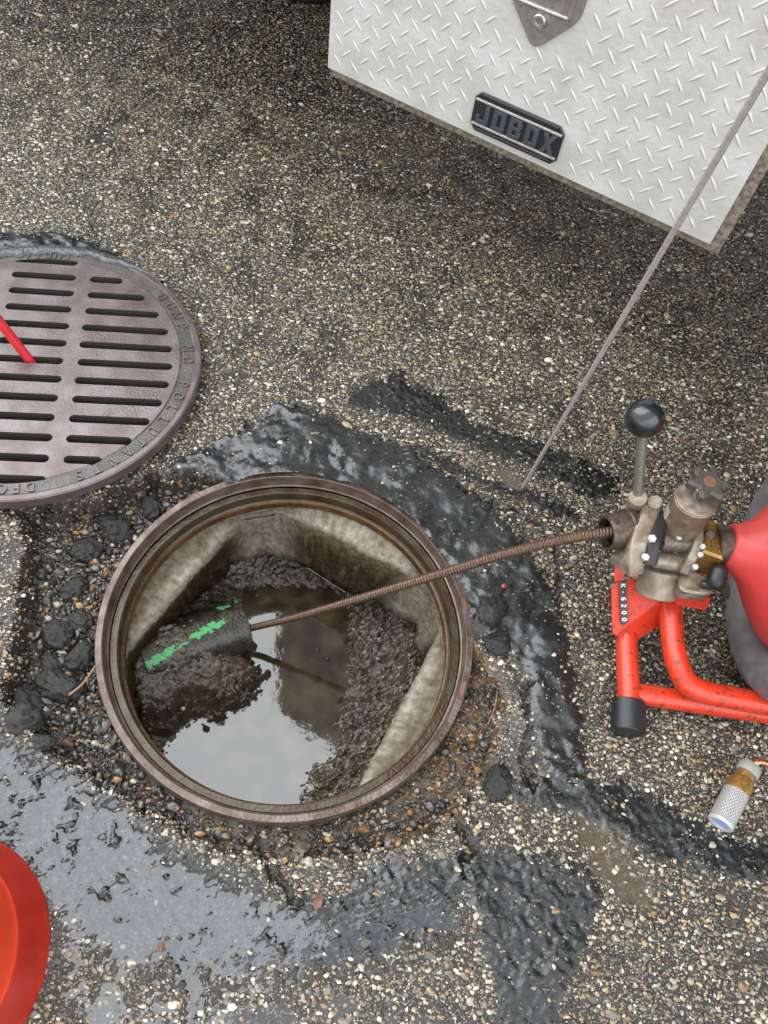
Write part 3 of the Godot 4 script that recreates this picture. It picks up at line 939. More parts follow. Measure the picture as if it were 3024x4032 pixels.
# ------------------------------------------------------------------ slotted cover
func build_cover() -> void:
	var y0 := 0.006
	var y1 := 0.035
	var a := deg_to_rad(-11.86)
	var u := Vector3(cos(a), 0, sin(a))
	var c := Vector3(-0.7913, 0, -0.964) + u * 0.0215
	var o := thing("slotted_drain_cover", "round rusty cast iron storm drain cover with rows of slots lying on the pavement", "drain cover", c)
	o.transform = Transform3D(Basis(u, Vector3.UP, Vector3(-u.z, 0, u.x)), c)
	var base := CSGCombiner3D.new()
	base.name = "grate_plate"
	o.add_child(base)
	var R := 0.342
	var disc := CSGPolygon3D.new()
	disc.name = "disc"
	disc.mode = CSGPolygon3D.MODE_SPIN
	disc.spin_degrees = 360
	disc.spin_sides = 128
	disc.smooth_faces = false
	disc.polygon = PackedVector2Array([Vector2(0, y0), Vector2(R - 0.006, y0), Vector2(R, y0 + 0.004), Vector2(R, y1 - 0.003), Vector2(R - 0.003, y1), Vector2(R - 0.012, y1 + 0.0005), Vector2(R - 0.015, y1 - 0.0025), Vector2(R - 0.040, y1 - 0.0025), Vector2(R - 0.043, y1), Vector2(0, y1)])
	disc.material = mats.iron_cover
	base.add_child(disc)
	var right_a := [0.08, 0.083, 0.086, 0.088, 0.091, 0.096, 0.0985, 0.1025, 0.105, 0.1085, 0.1125]
	var right_b := [0.15, 0.204, 0.24, 0.265, 0.279, 0.285, 0.284, 0.276, 0.258, 0.23, 0.182]
	var mid := [0.0455, 0.05, 0.0545, 0.058, 0.062, 0.0655, 0.0675, 0.0735, 0.0755, 0.0785, 0.0835, 0.0865, 0.09]
	var slots := []
	for i in 11:
		var v := (i - 5) * 0.0487
		slots.append([right_a[i], right_b[i], v])
		slots.append([-right_b[10 - i] , -right_a[10 - i] , v])
	for i in 13: slots.append([mid[i] - 0.135, mid[i], (i - 6) * 0.0487])
	for s in slots:
		var p := CSGPolygon3D.new()
		p.name = "slot"
		p.operation = CSGShape3D.OPERATION_SUBTRACTION
		var h := 0.0093
		var pts := PackedVector2Array()
		for k in 9: pts.append(Vector2(s[1] - h, s[2]) + Vector2.from_angle(-PI / 2 + PI * k / 8) * h)
		for k in 9: pts.append(Vector2(s[0] + h, s[2]) + Vector2.from_angle(PI / 2 + PI * k / 8) * h)
		p.polygon = pts
		p.depth = 0.08
		p.material = mats.iron_slot
		p.transform = Transform3D(Basis(Vector3(1, 0, 0), Vector3(0, 0, 1), Vector3(0, -1, 0)), Vector3(0, -0.02, 0))
		base.add_child(p, true)
	# raised lettering on the border
	var font := SystemFont.new()
	font.font_names = PackedStringArray(["Droid Sans"])
	var texts := [["DUMP NO POLLUTANTS", -0.70, 0.105, true], ["INDIA", -1.50, 0.07, false], ["DFCO", 1.36, 0.075, true]]
	for t in texts:
		var word: String = t[0]
		for k in word.length():
			if word[k] == " ": continue
			var m := TextMesh.new()
			m.text = word[k]
			m.font = font
			m.font_size = 32
			m.pixel_size = 0.00084
			m.depth = 0.0036
			m.curve_step = 3.0
			var ang: float = t[1] + k * t[2] if t[3] else t[1] - k * t[2]
			var outward := Vector3(cos(ang), 0, sin(ang))
			var up := outward if t[3] else -outward
			var right := up.cross(Vector3.UP)
			put("raised_letter", m, mats.iron_letter, o, Transform3D(Basis(right, up, Vector3.UP), outward * (R - 0.0275) + Vector3(0, y1 - 0.0006, 0)))
	var band := sk()
	lathe(band, [Vector2(R - 0.0155, y1 - 0.0024), Vector2(R - 0.0158, y1 - 0.0019), Vector2(R - 0.0392, y1 - 0.0019), Vector2(R - 0.0398, y1 - 0.0024)], 128)
	put("border_band", done(band), mats.iron_border, o)
	# tar smeared over the far edge
	var st := sk()
	st.set_smooth_group(1)
	var cols := 46
	var prev := []
	for i in cols + 1:
		var f := float(i) / cols
		var ang := lerpf(-2.5, -0.82, f)
		var w := (0.027 * (1.0 - 0.5 * f) + 0.008 * na.get_noise_1d(i * 0.04) + 0.009 * nb.get_noise_1d(i * 0.02)) * smoothstep(0.0, 0.15, f) * smoothstep(1.0, 0.7, f) + 0.003
		var row := []
		for q in [[w + 0.001, -0.004], [w, 0.003], [w * 0.5, 0.0045], [0.0, 0.0035], [-0.004, -0.003], [-0.008, -0.02], [-0.02, -0.036]]:
			var r: float = R - q[0]
			row.append(Vector3(cos(ang) * r, y1 + q[1] + 0.001 * nb.get_noise_2d(i * 0.03, q[0]), sin(ang) * r))
		if i > 0:
			for k in row.size() - 1: quad(st, prev[k], row[k], row[k + 1], prev[k + 1])
		prev = row
	put("tar_smear", done(st), mats.tar_plain, o)
	# red bar stuck into a slot
	var hook := thing("red_lifting_bar", "red painted steel lifting bar with its end in a slot of the round cover", "lifting bar", Vector3(-0.7673, 0.0200, -0.9707))
	st = sk()
	var tip := Vector3(-0.7685, 0.0180, -0.9722)
	var top := Vector3(-0.8418, 0.1900, -0.9866)
	rod(st, Vector3.ZERO, top - tip, 0.0095, 8)
	put("bar", done(st), mats.red_bar, hook)

# ------------------------------------------------------------------ cable
func build_cable() -> void:
	var pts := [Vector3(0.4058, 0.2250, -0.7340), Vector3(0.3630, 0.2250, -0.7158), Vector3(0.3070, 0.2150, -0.6969), Vector3(0.2194, 0.1700, -0.6733), Vector3(0.1260, 0.0850, -0.6575), Vector3(-0.0248, -0.0650, -0.6386), Vector3(-0.1285, -0.1650, -0.6258), Vector3(-0.2342, -0.2500, -0.6100), Vector3(-0.3191, -0.2680, -0.5655)]
	var path := smooth_path(pts, 60)
	var length := 0.0
	for i in path.size() - 1: length += path[i].distance_to(path[i + 1])
	var pitch := 0.0058
	var steps := int(length / pitch * 7.0)
	# even spacing
	var even := PackedVector3Array()
	var at := 0
	var left := 0.0
	for i in steps + 1:
		var want := length * i / steps
		while at < path.size() - 2 and left + path[at].distance_to(path[at + 1]) < want:
			left += path[at].distance_to(path[at + 1])
			at += 1
		even.append(path[at].lerp(path[at + 1], clampf((want - left) / maxf(1e-6, path[at].distance_to(path[at + 1])), 0, 1)))
	var st := sk()
	st.set_smooth_group(1)
	var n := 14
	var rings := []
	for i in even.size():
		var t := (even[mini(i + 1, even.size() - 1)] - even[maxi(i - 1, 0)]).normalized()
		var nn := (Vector3.UP - t * t.y).normalized()
		var bb := t.cross(nn)
		var ring := PackedVector3Array()
		var r := lerpf(0.0096, 0.0072, float(i) / even.size())
		for j in n:
			var a := TAU * j / n
			var ph := i / 7.0 + float(j) / n
			var bump := absf(sin(PI * ph))
			ring.append(even[i] + (nn * cos(a) + bb * sin(a)) * (r - 0.0034 * (1.0 - sqrt(bump))))
		rings.append(ring)
	for i in rings.size() - 1:
		for j in n:
			var k := (j + 1) % n
			quad(st, rings[i][j], rings[i][k], rings[i + 1][k], rings[i + 1][j])
	tag(put("drain_cable", done(st), mats.cable), "rusty coiled steel drain cable running from the machine down into the pipe", "cable")

# ------------------------------------------------------------------ drain cleaning machine
func part_rod(called: String, a: Vector3, b: Vector3, r: float, m: Material, o: Node3D, n := 24, r2 := -1.0) -> MeshInstance3D:
	var st := sk()
	rod(st, a - o.position, b - o.position, r, n, r2)
	return put(called, done(st), m, o)

func loc(pts: Array, o: Node3D) -> Array:
	var out := []
	for p in pts: out.append(p - o.position)
	return out

func sheet(st: SurfaceTool, pts: Array, thick: float) -> void: # a flat sheet through those points, given thickness
	var nn := Vector3.ZERO
	for i in pts.size(): nn += (pts[i] as Vector3).cross(pts[(i + 1) % pts.size()])
	nn = nn.normalized()
	if nn.y < 0: nn = -nn
	var c: Vector3 = pts[0]
	var xf := along(c, nn)
	var inv := xf.affine_inverse()
	var out := []
	for p in pts:
		var q: Vector3 = inv * p
		out.append(Vector2(q.x, q.z))
	prism(st, out, -thick, 0.0, minf(0.0008, thick * 0.3), xf)

func build_machine() -> void:
	var o := thing("drain_cleaning_machine", "red and grey drum drain cleaning machine with metal cable feed standing right of the manhole", "drain machine", Vector3(0.5258, 0.0000, -0.5319))
	var B := o.position
	# frame
	part_rod("rubber_foot", Vector3(0.4775, 0.0300, -0.4604), Vector3(0.4782, 0.0340, -0.5137), 0.0285, mats.rubber, o, 28)
	part_rod("leg_tube", Vector3(0.4773, 0.0360, -0.5109), Vector3(0.4664, 0.0500, -0.6336), 0.0188, mats.red_paint, o)
	part_rod("lower_rail", Vector3(0.4850, 0.0340, -0.5312), Vector3(0.7775, 0.0260, -0.5530), 0.0185, mats.red_paint, o)
	var st := sk()
	tube(st, smooth_path(loc([Vector3(0.5221, 0.1100, -0.6931), Vector3(0.5267, 0.1000, -0.6469), Vector3(0.5326, 0.0930, -0.6071), Vector3(0.5425, 0.0880, -0.5726), Vector3(0.5592, 0.0830, -0.5482), Vector3(0.5898, 0.0780, -0.5409), Vector3(0.6339, 0.0740, -0.5425), Vector3(0.7052, 0.0700, -0.5462), Vector3(0.7615, 0.0700, -0.5495)], o), 6), 0.0195, 0.0195, 20)
	put("bent_frame_tube", done(st), mats.red_paint, o)
	st = sk()
	sheet(st, loc([Vector3(0.4271, 0.1150, -0.6969), Vector3(0.4608, 0.1250, -0.7064), Vector3(0.5021, 0.1150, -0.6746), Vector3(0.4628, 0.0850, -0.6389), Vector3(0.4415, 0.0700, -0.6139), Vector3(0.4340, 0.0720, -0.6167), Vector3(0.4172, 0.1080, -0.6848)], o), 0.004)
	sheet(st, loc([Vector3(0.5026, 0.1140, -0.6752), Vector3(0.5208, 0.0700, -0.6525), Vector3(0.4866, 0.0500, -0.6209), Vector3(0.4766, 0.0550, -0.6283), Vector3(0.4438, 0.0680, -0.6153), Vector3(0.4632, 0.0840, -0.6394)], o), 0.004)
	sheet(st, loc([Vector3(0.4000, 0.1650, -0.7342), Vector3(0.4114, 0.1700, -0.7324), Vector3(0.4219, 0.1550, -0.7144), Vector3(0.4347, 0.1250, -0.6991), Vector3(0.4263, 0.1170, -0.6952), Vector3(0.4204, 0.1130, -0.6908)], o), 0.004)
	put("front_bracket", done(st), mats.red_paint, o)
	st = sk()
	sheet(st, loc([Vector3(0.5093, 0.1350, -0.6778), Vector3(0.5231, 0.1370, -0.6833), Vector3(0.5855, 0.1300, -0.6939), Vector3(0.5840, 0.1250, -0.6829), Vector3(0.5784, 0.1200, -0.6721), Vector3(0.5329, 0.1250, -0.6678), Vector3(0.5271, 0.1250, -0.6696)], o), 0.012)
	sheet(st, loc([Vector3(0.5465, 0.1650, -0.7346), Vector3(0.5581, 0.1650, -0.7329), Vector3(0.5714, 0.1550, -0.7282), Vector3(0.5714, 0.1500, -0.7198), Vector3(0.5469, 0.1550, -0.7267)], o), 0.006)
	put("rear_bracket", done(st), mats.red_paint, o)
	# nameplate on the bracket
	var np0 := Vector3(0.4270, 0.1185, -0.6962)
	var np1 := Vector3(0.4441, 0.0825, -0.6314)
	var np2 := Vector3(0.4357, 0.1225, -0.7035)
	var down := (np1 - np0)
	var side := (np2 - np0)
	side = (side - down.normalized() * side.dot(down.normalized()))
	var upn := side.cross(down).normalized()
	if upn.y < 0: upn = -upn
	var np := Node3D.new()
	np.name = "nameplate"
	o.add_child(np)
	# local x reads along "down", local y towards the reader's top, local z out of the plate
	var bx := down.normalized()
	var bz := upn
	var by := bz.cross(bx)
	np.transform = Transform3D(Basis(bx, by, bz), (np0 + np1) / 2.0 + (by * -0.5 * side.length() if side.dot(by) < 0 else by * 0.5 * side.length()) - B + bz * 0.003)
	var L := down.length() * 1.04
	st = sk()
	prism(st, rounded([Vector2(-L / 2, -0.0062), Vector2(L / 2 - 0.004, -0.0062), Vector2(L / 2, 0.0062), Vector2(-L / 2 + 0.004, 0.0062)], 0.002), 0.0, 0.0012, 0.0003, Transform3D(Basis(Vector3(1, 0, 0), Vector3(0, 0, 1), Vector3(0, -1, 0)), Vector3.ZERO))
	put("plate", done(st), mats.plate_black, np)
	var font := SystemFont.new()
	font.font_names = PackedStringArray(["Droid Sans"])
	font.font_weight = 700
	for q in 6:
		var tm := TextMesh.new()
		tm.text = "K-6200"[q]
		tm.font = font
		tm.font_size = 32
		tm.pixel_size = 0.00038
		tm.depth = 0.0008
		put("character", tm, mats.white_print, np, Transform3D(Basis.IDENTITY, Vector3((q - 2.5) * L * 0.15, 0, 0.0014)))

	# feed head
	var sl0 := Vector3(0.3640, 0.2250, -0.7156)
	var sl1 := Vector3(0.4096, 0.2250, -0.7343)
	st = sk()
	var ln := sl0.distance_to(sl1)
	lathe(st, [Vector2(0.024, 0.012), Vector2(0.0245, 0.0), Vector2(0.0285, 0.0), Vector2(0.030, 0.002), Vector2(0.0315, ln * 0.75), Vector2(0.034, ln * 0.8), Vector2(0.034, ln), Vector2(0.0, ln)], 40, along(sl0 - B, sl1 - sl0))
	put("feed_sleeve", done(st), mats.dark_steel, o)
	part_rod("sleeve_hole", Vector3(0.3733, 0.2515, -0.7217), Vector3(0.3718, 0.2575, -0.7178), 0.0036, mats.black_plastic, o, 14)
	st = sk()
	bar(st, loc([Vector3(0.4270, 0.2620, -0.7697), Vector3(0.4245, 0.2620, -0.7453), Vector3(0.4158, 0.2580, -0.7176), Vector3(0.4116, 0.2500, -0.6917), Vector3(0.4145, 0.2350, -0.6697), Vector3(0.4210, 0.2150, -0.6547)], o), 0.029, 0.06, 0.005)
	put("front_casting", done(st), mats.cast_alu, o)
	part_rod("lever_socket", Vector3(0.4137, 0.2250, -0.7728), Vector3(0.3997, 0.2720, -0.7664), 0.0155, mats.cast_alu, o)
	part_rod("side_boss", Vector3(0.4435, 0.2350, -0.7672), Vector3(0.4280, 0.2720, -0.7650), 0.0125, mats.cast_alu, o)
	part_rod("lever_rod", Vector3(0.4048, 0.2550, -0.7691), Vector3(0.3663, 0.3750, -0.8083), 0.0082, mats.galvanised, o)
	st = sk()
	var ball := SphereMesh.new()
	ball.radius = 0.0298
	ball.height = 0.0596
	ball.radial_segments = 40
	ball.rings = 24
	put("ball_knob", ball, mats.black_gloss, o, Transform3D(Basis(Vector3(1, 0, 0), 1.2), Vector3(0.3612, 0.3950, -0.8220) - B))
	part_rod("cross_tube", Vector3(0.4564, 0.2250, -0.7247), Vector3(0.5146, 0.2250, -0.7304), 0.0165, mats.grey_steel, o)
	part_rod("cross_tube", Vector3(0.4531, 0.2050, -0.6972), Vector3(0.5119, 0.2000, -0.7035), 0.0135, mats.cast_alu, o)
	part_rod("lower_cylinder", Vector3(0.4791, 0.1750, -0.7030), Vector3(0.4818, 0.1400, -0.6710), 0.0345, mats.cast_alu, o, 36)
	st = sk()
	bar(st, loc([Vector3(0.5079, 0.2550, -0.7586), Vector3(0.5104, 0.2520, -0.7297), Vector3(0.5075, 0.2420, -0.7050), Vector3(0.5023, 0.2280, -0.6885), Vector3(0.5008, 0.2100, -0.6790)], o), 0.015, 0.035, 0.003)
	put("rear_casting", done(st), mats.cast_alu, o)
	st = sk()
	var fc := Vector3(0.5202, 0.2000, -0.6784)
	var pad := []
	for p in [Vector3(0.5000, 0.2000, -0.6883), Vector3(0.5248, 0.2000, -0.6985), Vector3(0.5431, 0.2000, -0.6881), Vector3(0.5586, 0.2000, -0.6636), Vector3(0.5377, 0.2000, -0.6546), Vector3(0.5044, 0.2000, -0.6529), Vector3(0.4977, 0.2000, -0.6605)]: pad.append(Vector2(p.x - B.x, p.z - B.z))
	prism(st, rounded(pad, 0.02), 0.172, 0.2, 0.003)
	put("mounting_foot", done(st), mats.cast_alu, o)
	part_rod("grip_stalk", Vector3(0.5324, 0.2050, -0.6704), Vector3(0.5495, 0.2150, -0.6652), 0.007, mats.black_plastic, o)
	st = sk()
	var ga := Vector3(0.5517, 0.2350, -0.6966)
	var gb := Vector3(0.5473, 0.2150, -0.6576)
	var gl := ga.distance_to(gb)
	var prof := [Vector2(0, 0)]
	for k in range(1, 9): prof.append(Vector2(0.0155 * sin(PI / 2 * k / 8), 0.0155 - 0.0155 * cos(PI / 2 * k / 8)))
	for k in range(0, 9): prof.append(Vector2(0.0145 * cos(PI / 2 * k / 8), gl - 0.0145 + 0.0145 * sin(PI / 2 * k / 8)))
	lathe(st, prof, 24, along(gb - B, ga - gb))
	put("black_grip", done(st), mats.black_plastic, o)
	st = sk()
	bar(st, loc([Vector3(0.4495, 0.2620, -0.7516), Vector3(0.4388, 0.2620, -0.7209), Vector3(0.4336, 0.2560, -0.6915), Vector3(0.4348, 0.2350, -0.6663)], o), 0.020, 0.02, 0.003)
	put("black_strap", done(st), mats.black_plastic, o)
	# clamp cylinder with star knob
	var ka := Vector3(0.4843, 0.2250, -0.7513)
	var kb := Vector3(0.4742, 0.3180, -0.7497)
	part_rod("clamp_cylinder", ka, kb, 0.0335, mats.galv_brown, o, 40)
	part_rod("clamp_shoulder", kb + (ka - kb) * 0.02, kb + (kb - ka) * 0.03, 0.031, mats.cast_alu, o, 40)
	var dir := (kb - ka).normalized()
	part_rod("knob_stem", kb, kb + dir * 0.03, 0.009, mats.galvanised, o)
	var star := []
	for k in 72:
		var t := TAU * k / 72
		star.append(Vector2.from_angle(t) * (0.0275 + 0.0058 * cos(t * 6.0)))
	st = sk()
	var kxf := along(Vector3(0.4801, 0.3450, -0.7617) - dir * 0.012 - B, dir + Vector3(0.05, 0.15, 0))
	prism(st, star, 0.0, 0.021, 0.005, kxf)
	put("star_knob", done(st), mats.knob_plastic, o)
	st = sk()
	lathe(st, [Vector2(0.0105, 0.0205), Vector2(0.0095, 0.022), Vector2(0, 0.0222)], 24, kxf)
	put("rusty_cap", done(st), mats.iron_flake, o)
	# paper sticker wrapped on the cylinder
	st = sk()
	st.set_smooth_group(1)
	var cx := along(ka - B, kb - ka)
	var cl := ka.distance_to(kb)
	var target := cx.affine_inverse() * (Vector3(0.4501, 0.2920, -0.7488) - B)
	var a0 := atan2(target.z, target.x)
	for k in 6:
		var q := []
		for e in [[k, 0.42], [k, 0.72], [k + 1, 0.72], [k + 1, 0.42]]:
			var t: float = a0 + (e[0] - 3) * 0.11
			q.append(cx * Vector3(cos(t) * 0.0339, cl * e[1], sin(t) * 0.0339))
		quad(st, q[0], q[1], q[2], q[3])
	put("paper_sticker", done(st), mats.sticker, o)
	for q in [[Vector3(0.4261, 0.2620, -0.6977), 0.0072], [Vector3(0.4220, 0.2450, -0.6717), 0.0068], [Vector3(0.4760, 0.2500, -0.7198), 0.0055], [Vector3(0.5141, 0.2500, -0.7112), 0.0056], [Vector3(0.5137, 0.2420, -0.7003), 0.0056], [Vector3(0.5093, 0.2320, -0.6818), 0.0056], [Vector3(0.5157, 0.2500, -0.7637), 0.008]]:
		var hx := []
		for k in 6: hx.append(Vector2.from_angle(TAU * k / 6) * q[1])
		st = sk()
		prism(st, hx, -0.010, 0.005, 0.0012, along(q[0] - B, Vector3(-0.1, 1, 0.35)))
		put("bolt", done(st), mats.bright_steel, o)
	# brass block, neck, guide horn and drum
	st = sk()
	var bc := Vector3(0.5373, 0.2250, -0.7338)
	box(st, Vector3.ZERO, Vector3(0.036, 0.062, 0.068), 0.004, Transform3D(Basis(Vector3.UP, -0.16), bc - B + Vector3(0, -0.006, 0)))
	put("brass_block", done(st), mats.brass, o)
	part_rod("brass_pin", Vector3(0.5351, 0.2400, -0.7457), Vector3(0.5281, 0.2535, -0.7359), 0.0085, mats.dark_steel, o)
	var n0 := Vector3(0.5448, 0.2320, -0.7331)
	var n1 := Vector3(0.5663, 0.2350, -0.7358)
	part_rod("steel_neck", n0, n1, 0.033, mats.dark_steel, o, 40)
	var apex := Vector3(0.5628, 0.2350, -0.7349)
	var axis_ := Vector3(0.998, 0.0, 0.04).normalized()
	st = sk()
	lathe(st, [Vector2(0.155, 0.135), Vector2(0.150, 0.118), Vector2(0.142, 0.108), Vector2(0.128, 0.094), Vector2(0.110, 0.078), Vector2(0.088, 0.062), Vector2(0.066, 0.046), Vector2(0.050, 0.030), Vector2(0.042, 0.016), Vector2(0.038, 0.006), Vector2(0.036, 0.001), Vector2(0.033, 0.0), Vector2(0.0, 0.0)].map(func(p): return Vector2(p.x, -p.y)), 72, along(apex - B, -axis_), 60.0)
	put("guide_horn", done(st), mats.red_plastic, o)
	st = sk()
	lathe(st, [Vector2(0.20, 0.44), Vector2(0.225, 0.42), Vector2(0.236, 0.38), Vector2(0.238, 0.18), Vector2(0.237, 0.142), Vector2(0.232, 0.124), Vector2(0.222, 0.110), Vector2(0.205, 0.101), Vector2(0.182, 0.103), Vector2(0.165, 0.112), Vector2(0.157, 0.125), Vector2(0.154, 0.16)].map(func(p): return Vector2(p.x, -p.y)), 96, along(apex - B, -axis_), 60.0)
	put("drum", done(st), mats.drum_grey, o)
	# moulded recess in the drum face
	for k in 4:
		var t := TAU * k / 4 + 0.42
		var dx := along(apex - B, -axis_)
		var at := dx * Vector3(cos(t) * 0.205, -0.1012, sin(t) * 0.205)
		st = sk()
		lathe(st, [Vector2(0.013, -0.006), Vector2(0.013, 0.0006), Vector2(0.011, 0.001), Vector2(0, 0.001)], 24, Transform3D(dx.basis.scaled_local(Vector3(1, 1, 1.5)), at))
		put("drum_slot", done(st), mats.slot_brown, o)

# ------------------------------------------------------------------ truck and its toolbox
func build_truck() -> void:
	var u := Vector3(0.9286, 0.0000, 0.3711)
	var nrm := Vector3(-0.3711, 0.0000, 0.9286)
	var org := Vector3(-0.3143, 0.3300, -1.6848)
	var W := 0.9156
	var fr := Transform3D(Basis(u, Vector3.UP, nrm), org)   # x along the front, y up, z towards the camera
	var o := thing("toolbox", "white diamond plate steel underbody toolbox mounted on the truck", "toolbox", org)
	o.transform = fr
	var st := sk()
	box(st, Vector3(W / 2, 0.305, -0.225), Vector3(W, 0.61, 0.45), 0.004)
	put("box_body", done(st), mats.box_side, o)
	st = sk()
	var l0 := Vector2(0.0128, 0.0272)
	var lr := Vector2(0.8935, 0.0265)
	box(st, Vector3((lr.x + 0.002) / 2, 0.31, 0.0095), Vector3(lr.x - 0.002, 0.572, 0.017), 0.004)
	put("door_panel", done(st), mats.diamond_plate, o)
	# raised lozenges of the tread plate
	var big := sk()
	big.set_smooth_group(1)
	var hl := 0.0168
	var hw := 0.0029
	var n := 12
	for k in n:
		var p := []
		for e in [k, k + 1]:
			var t: float = TAU * e / n
			p.append(Vector2(cos(t) * hl, sin(t) * hw * (0.35 + 0.65 * absf(sin(t)))))
		tri(big, Vector3(p[0].x, p[0].y, 0), Vector3(p[1].x, p[1].y, 0), Vector3(p[1].x * 0.55, p[1].y * 0.5, 0.0012))
		tri(big, Vector3(p[0].x, p[0].y, 0), Vector3(p[1].x * 0.55, p[1].y * 0.5, 0.0012), Vector3(p[0].x * 0.55, p[0].y * 0.5, 0.0012))
		tri(big, Vector3(0, 0, 0.0015), Vector3(p[0].x * 0.55, p[0].y * 0.5, 0.0012), Vector3(p[1].x * 0.55, p[1].y * 0.5, 0.0012))
	var lug := done(big)
	var c0 := Vector2(0.3566, 0.1192)
	var c1 := Vector2(0.5510, 0.1203)
	var c2 := Vector2(0.5520, 0.0370)
	var c3 := Vector2(0.3520, 0.0452)
	var badge_c := (c0 + c1 + c2 + c3) / 4.0
	var bolt := Vector2(0.4445, 0.2792)
	var count := 0
	var rest := []
	var step := 0.0305
	for j in range(-26, 27):
		for i in range(-2, 46):
			var p := Vector2(i - j, i + j) * step * sqrt(0.5) + Vector2(0.004, 0.03)
			if p.x > lr.x - 0.014 or p.x < 0.014 or p.y > 0.585 or p.y < 0.038: continue
			var slope := 1.0 if (i + j) % 2 == 0 else -1.0
			if absf(p.x - badge_c.x) < (c1.x - c0.x) * 0.5 + 0.022 and absf(p.y - badge_c.y) < 0.05: continue
			if p.y > bolt.y - 0.035 and absf(p.x - bolt.x) < 0.085: continue
			var t := Transform3D(Basis(Vector3(0, 0, 1), slope * 0.785), Vector3(p.x, p.y, 0.018))
			if p.y < 0.36 and count < 300:
				put("tread_lozenge", lug, mats.diamond_lug, o, t)
				count += 1
			else: rest.append(t)
	multi("tread_lozenges", lug, mats.diamond_lug, rest, range(rest.size()).map(func(_k): return Color.WHITE), o)
	# maker's badge
	var bw := (c1.x - c0.x + c2.x - c3.x) * 0.5
	var bh := (c0.y - c3.y + c1.y - c2.y) * 0.5
	var tilt := (c1 - c0).angle()
	var badge := Node3D.new()
	badge.name = "maker_badge"
	o.add_child(badge)
	badge.transform = Transform3D(Basis(Vector3(0, 0, 1), tilt), Vector3(badge_c.x, badge_c.y, 0.018))
	var turn := Transform3D(Basis(Vector3(1, 0, 0), Vector3(0, 0, 1), Vector3(0, -1, 0)), Vector3.ZERO)
	var k := 0.012
	var oct := [Vector2(-bw / 2 + k, -bh / 2), Vector2(bw / 2 - k, -bh / 2), Vector2(bw / 2, -bh / 2 + k), Vector2(bw / 2, bh / 2 - k), Vector2(bw / 2 - k, bh / 2), Vector2(-bw / 2 + k, bh / 2), Vector2(-bw / 2, bh / 2 - k), Vector2(-bw / 2, -bh / 2 + k)]
	st = sk()
	prism(st, oct, 0.0, 0.005, 0.0015, turn)
	put("badge_plate", done(st), mats.badge_black, badge)
	for s in [1.0, -1.0]:
		st = sk()
		box(st, Vector3(0, s * bh * 0.31, 0.006), Vector3(bw * 0.97, 0.005, 0.004), 0.001)
		put("bright_stripe", done(st), mats.badge_stripe, badge)
		st = sk()
		box(st, Vector3(0, s * bh * 0.44, 0.0055), Vector3(bw * 0.86, 0.006, 0.003), 0.001)
		put("badge_ridge", done(st), mats.badge_black, badge)
	# block letters: bars [x0, y0, x1, y1] in a cell 1 wide and 1 high
	var glyphs := {
		"J": [[0.62, 0.2, 0.92, 1.0], [0.0, 0.0, 0.92, 0.22], [0.0, 0.22, 0.26, 0.4]],
		"O": [[0.0, 0.0, 0.34, 1.0], [0.62, 0.0, 0.96, 1.0], [0.34, 0.0, 0.62, 0.2], [0.34, 0.8, 0.62, 1.0]],
		"B": [[0.0, 0.0, 0.34, 1.0], [0.34, 0.0, 0.88, 0.17], [0.34, 0.42, 0.88, 0.58], [0.34, 0.83, 0.88, 1.0], [0.62, 0.17, 0.96, 0.42], [0.62, 0.58, 0.96, 0.83]],
		"X": [],
	}
	var word := "JOBOX"
	for i in 5:
		st = sk()
		var cell := Vector2(bw * 0.15, bh * 0.50)
		for b in glyphs[word[i]]:
			var c := Vector2((b[0] + b[2]) / 2.0 - 0.5, (b[1] + b[3]) / 2.0 - 0.5) * cell
			box(st, Vector3(c.x, c.y, 0.0068), Vector3((b[2] - b[0]) * cell.x, (b[3] - b[1]) * cell.y, 0.0036), 0.0006)
		if word[i] == "X":
			for sgn in [1.0, -1.0]:
				prism(st, [Vector2(-0.5 * sgn, -0.5) * cell, Vector2(-0.14 * sgn, -0.5) * cell, Vector2(0.5 * sgn, 0.5) * cell, Vector2(0.14 * sgn, 0.5) * cell], 0.005, 0.0086 + 0.0003 * sgn, 0.0006, turn)
		put("letter", done(st), mats.badge_letter, badge, Transform3D(Basis.IDENTITY, Vector3((i - 2) * bw * 0.185, 0, 0)))
	# paddle latch
	var latch := Node3D.new()
	latch.name = "latch"
	o.add_child(latch)
	latch.position = Vector3(0, 0, 0.018)
	var tip := Vector2(0.4537, 0.2567)
	st = sk()
	var lw := 0.070
	var by := bolt.y
	var outl := rounded([Vector2(bolt.x, -tip.y + 0.030), Vector2(bolt.x + lw, -by - 0.022), Vector2(bolt.x + lw, -by - 0.14), Vector2(bolt.x - lw, -by - 0.14), Vector2(bolt.x - lw, -by - 0.022)], 0.022, 6)
	prism(st, outl, 0.0005, 0.0045, 0.0012, turn)
	put("latch_plate", done(st), mats.stainless, latch)
	st = sk()
	for s in [[Vector2(bolt.x - 0.05, by + 0.0185), Vector2(bolt.x + 0.05, by + 0.0185)], [Vector2(bolt.x + 0.05, by + 0.0185), Vector2(bolt.x + 0.05, by + 0.13)], [Vector2(bolt.x - 0.05, by + 0.0185), Vector2(bolt.x - 0.05, by + 0.13)]]:
		rod(st, Vector3(s[0].x, s[0].y, 0.005), Vector3(s[1].x, s[1].y, 0.005), 0.0042, 14)
	put("recess_rim", done(st), mats.stainless, latch)
	st = sk()
	box(st, Vector3(bolt.x, by + 0.085, 0.007), Vector3(0.07, 0.085, 0.005), 0.0015)
	put("paddle", done(st), mats.stainless, latch)
	st = sk()
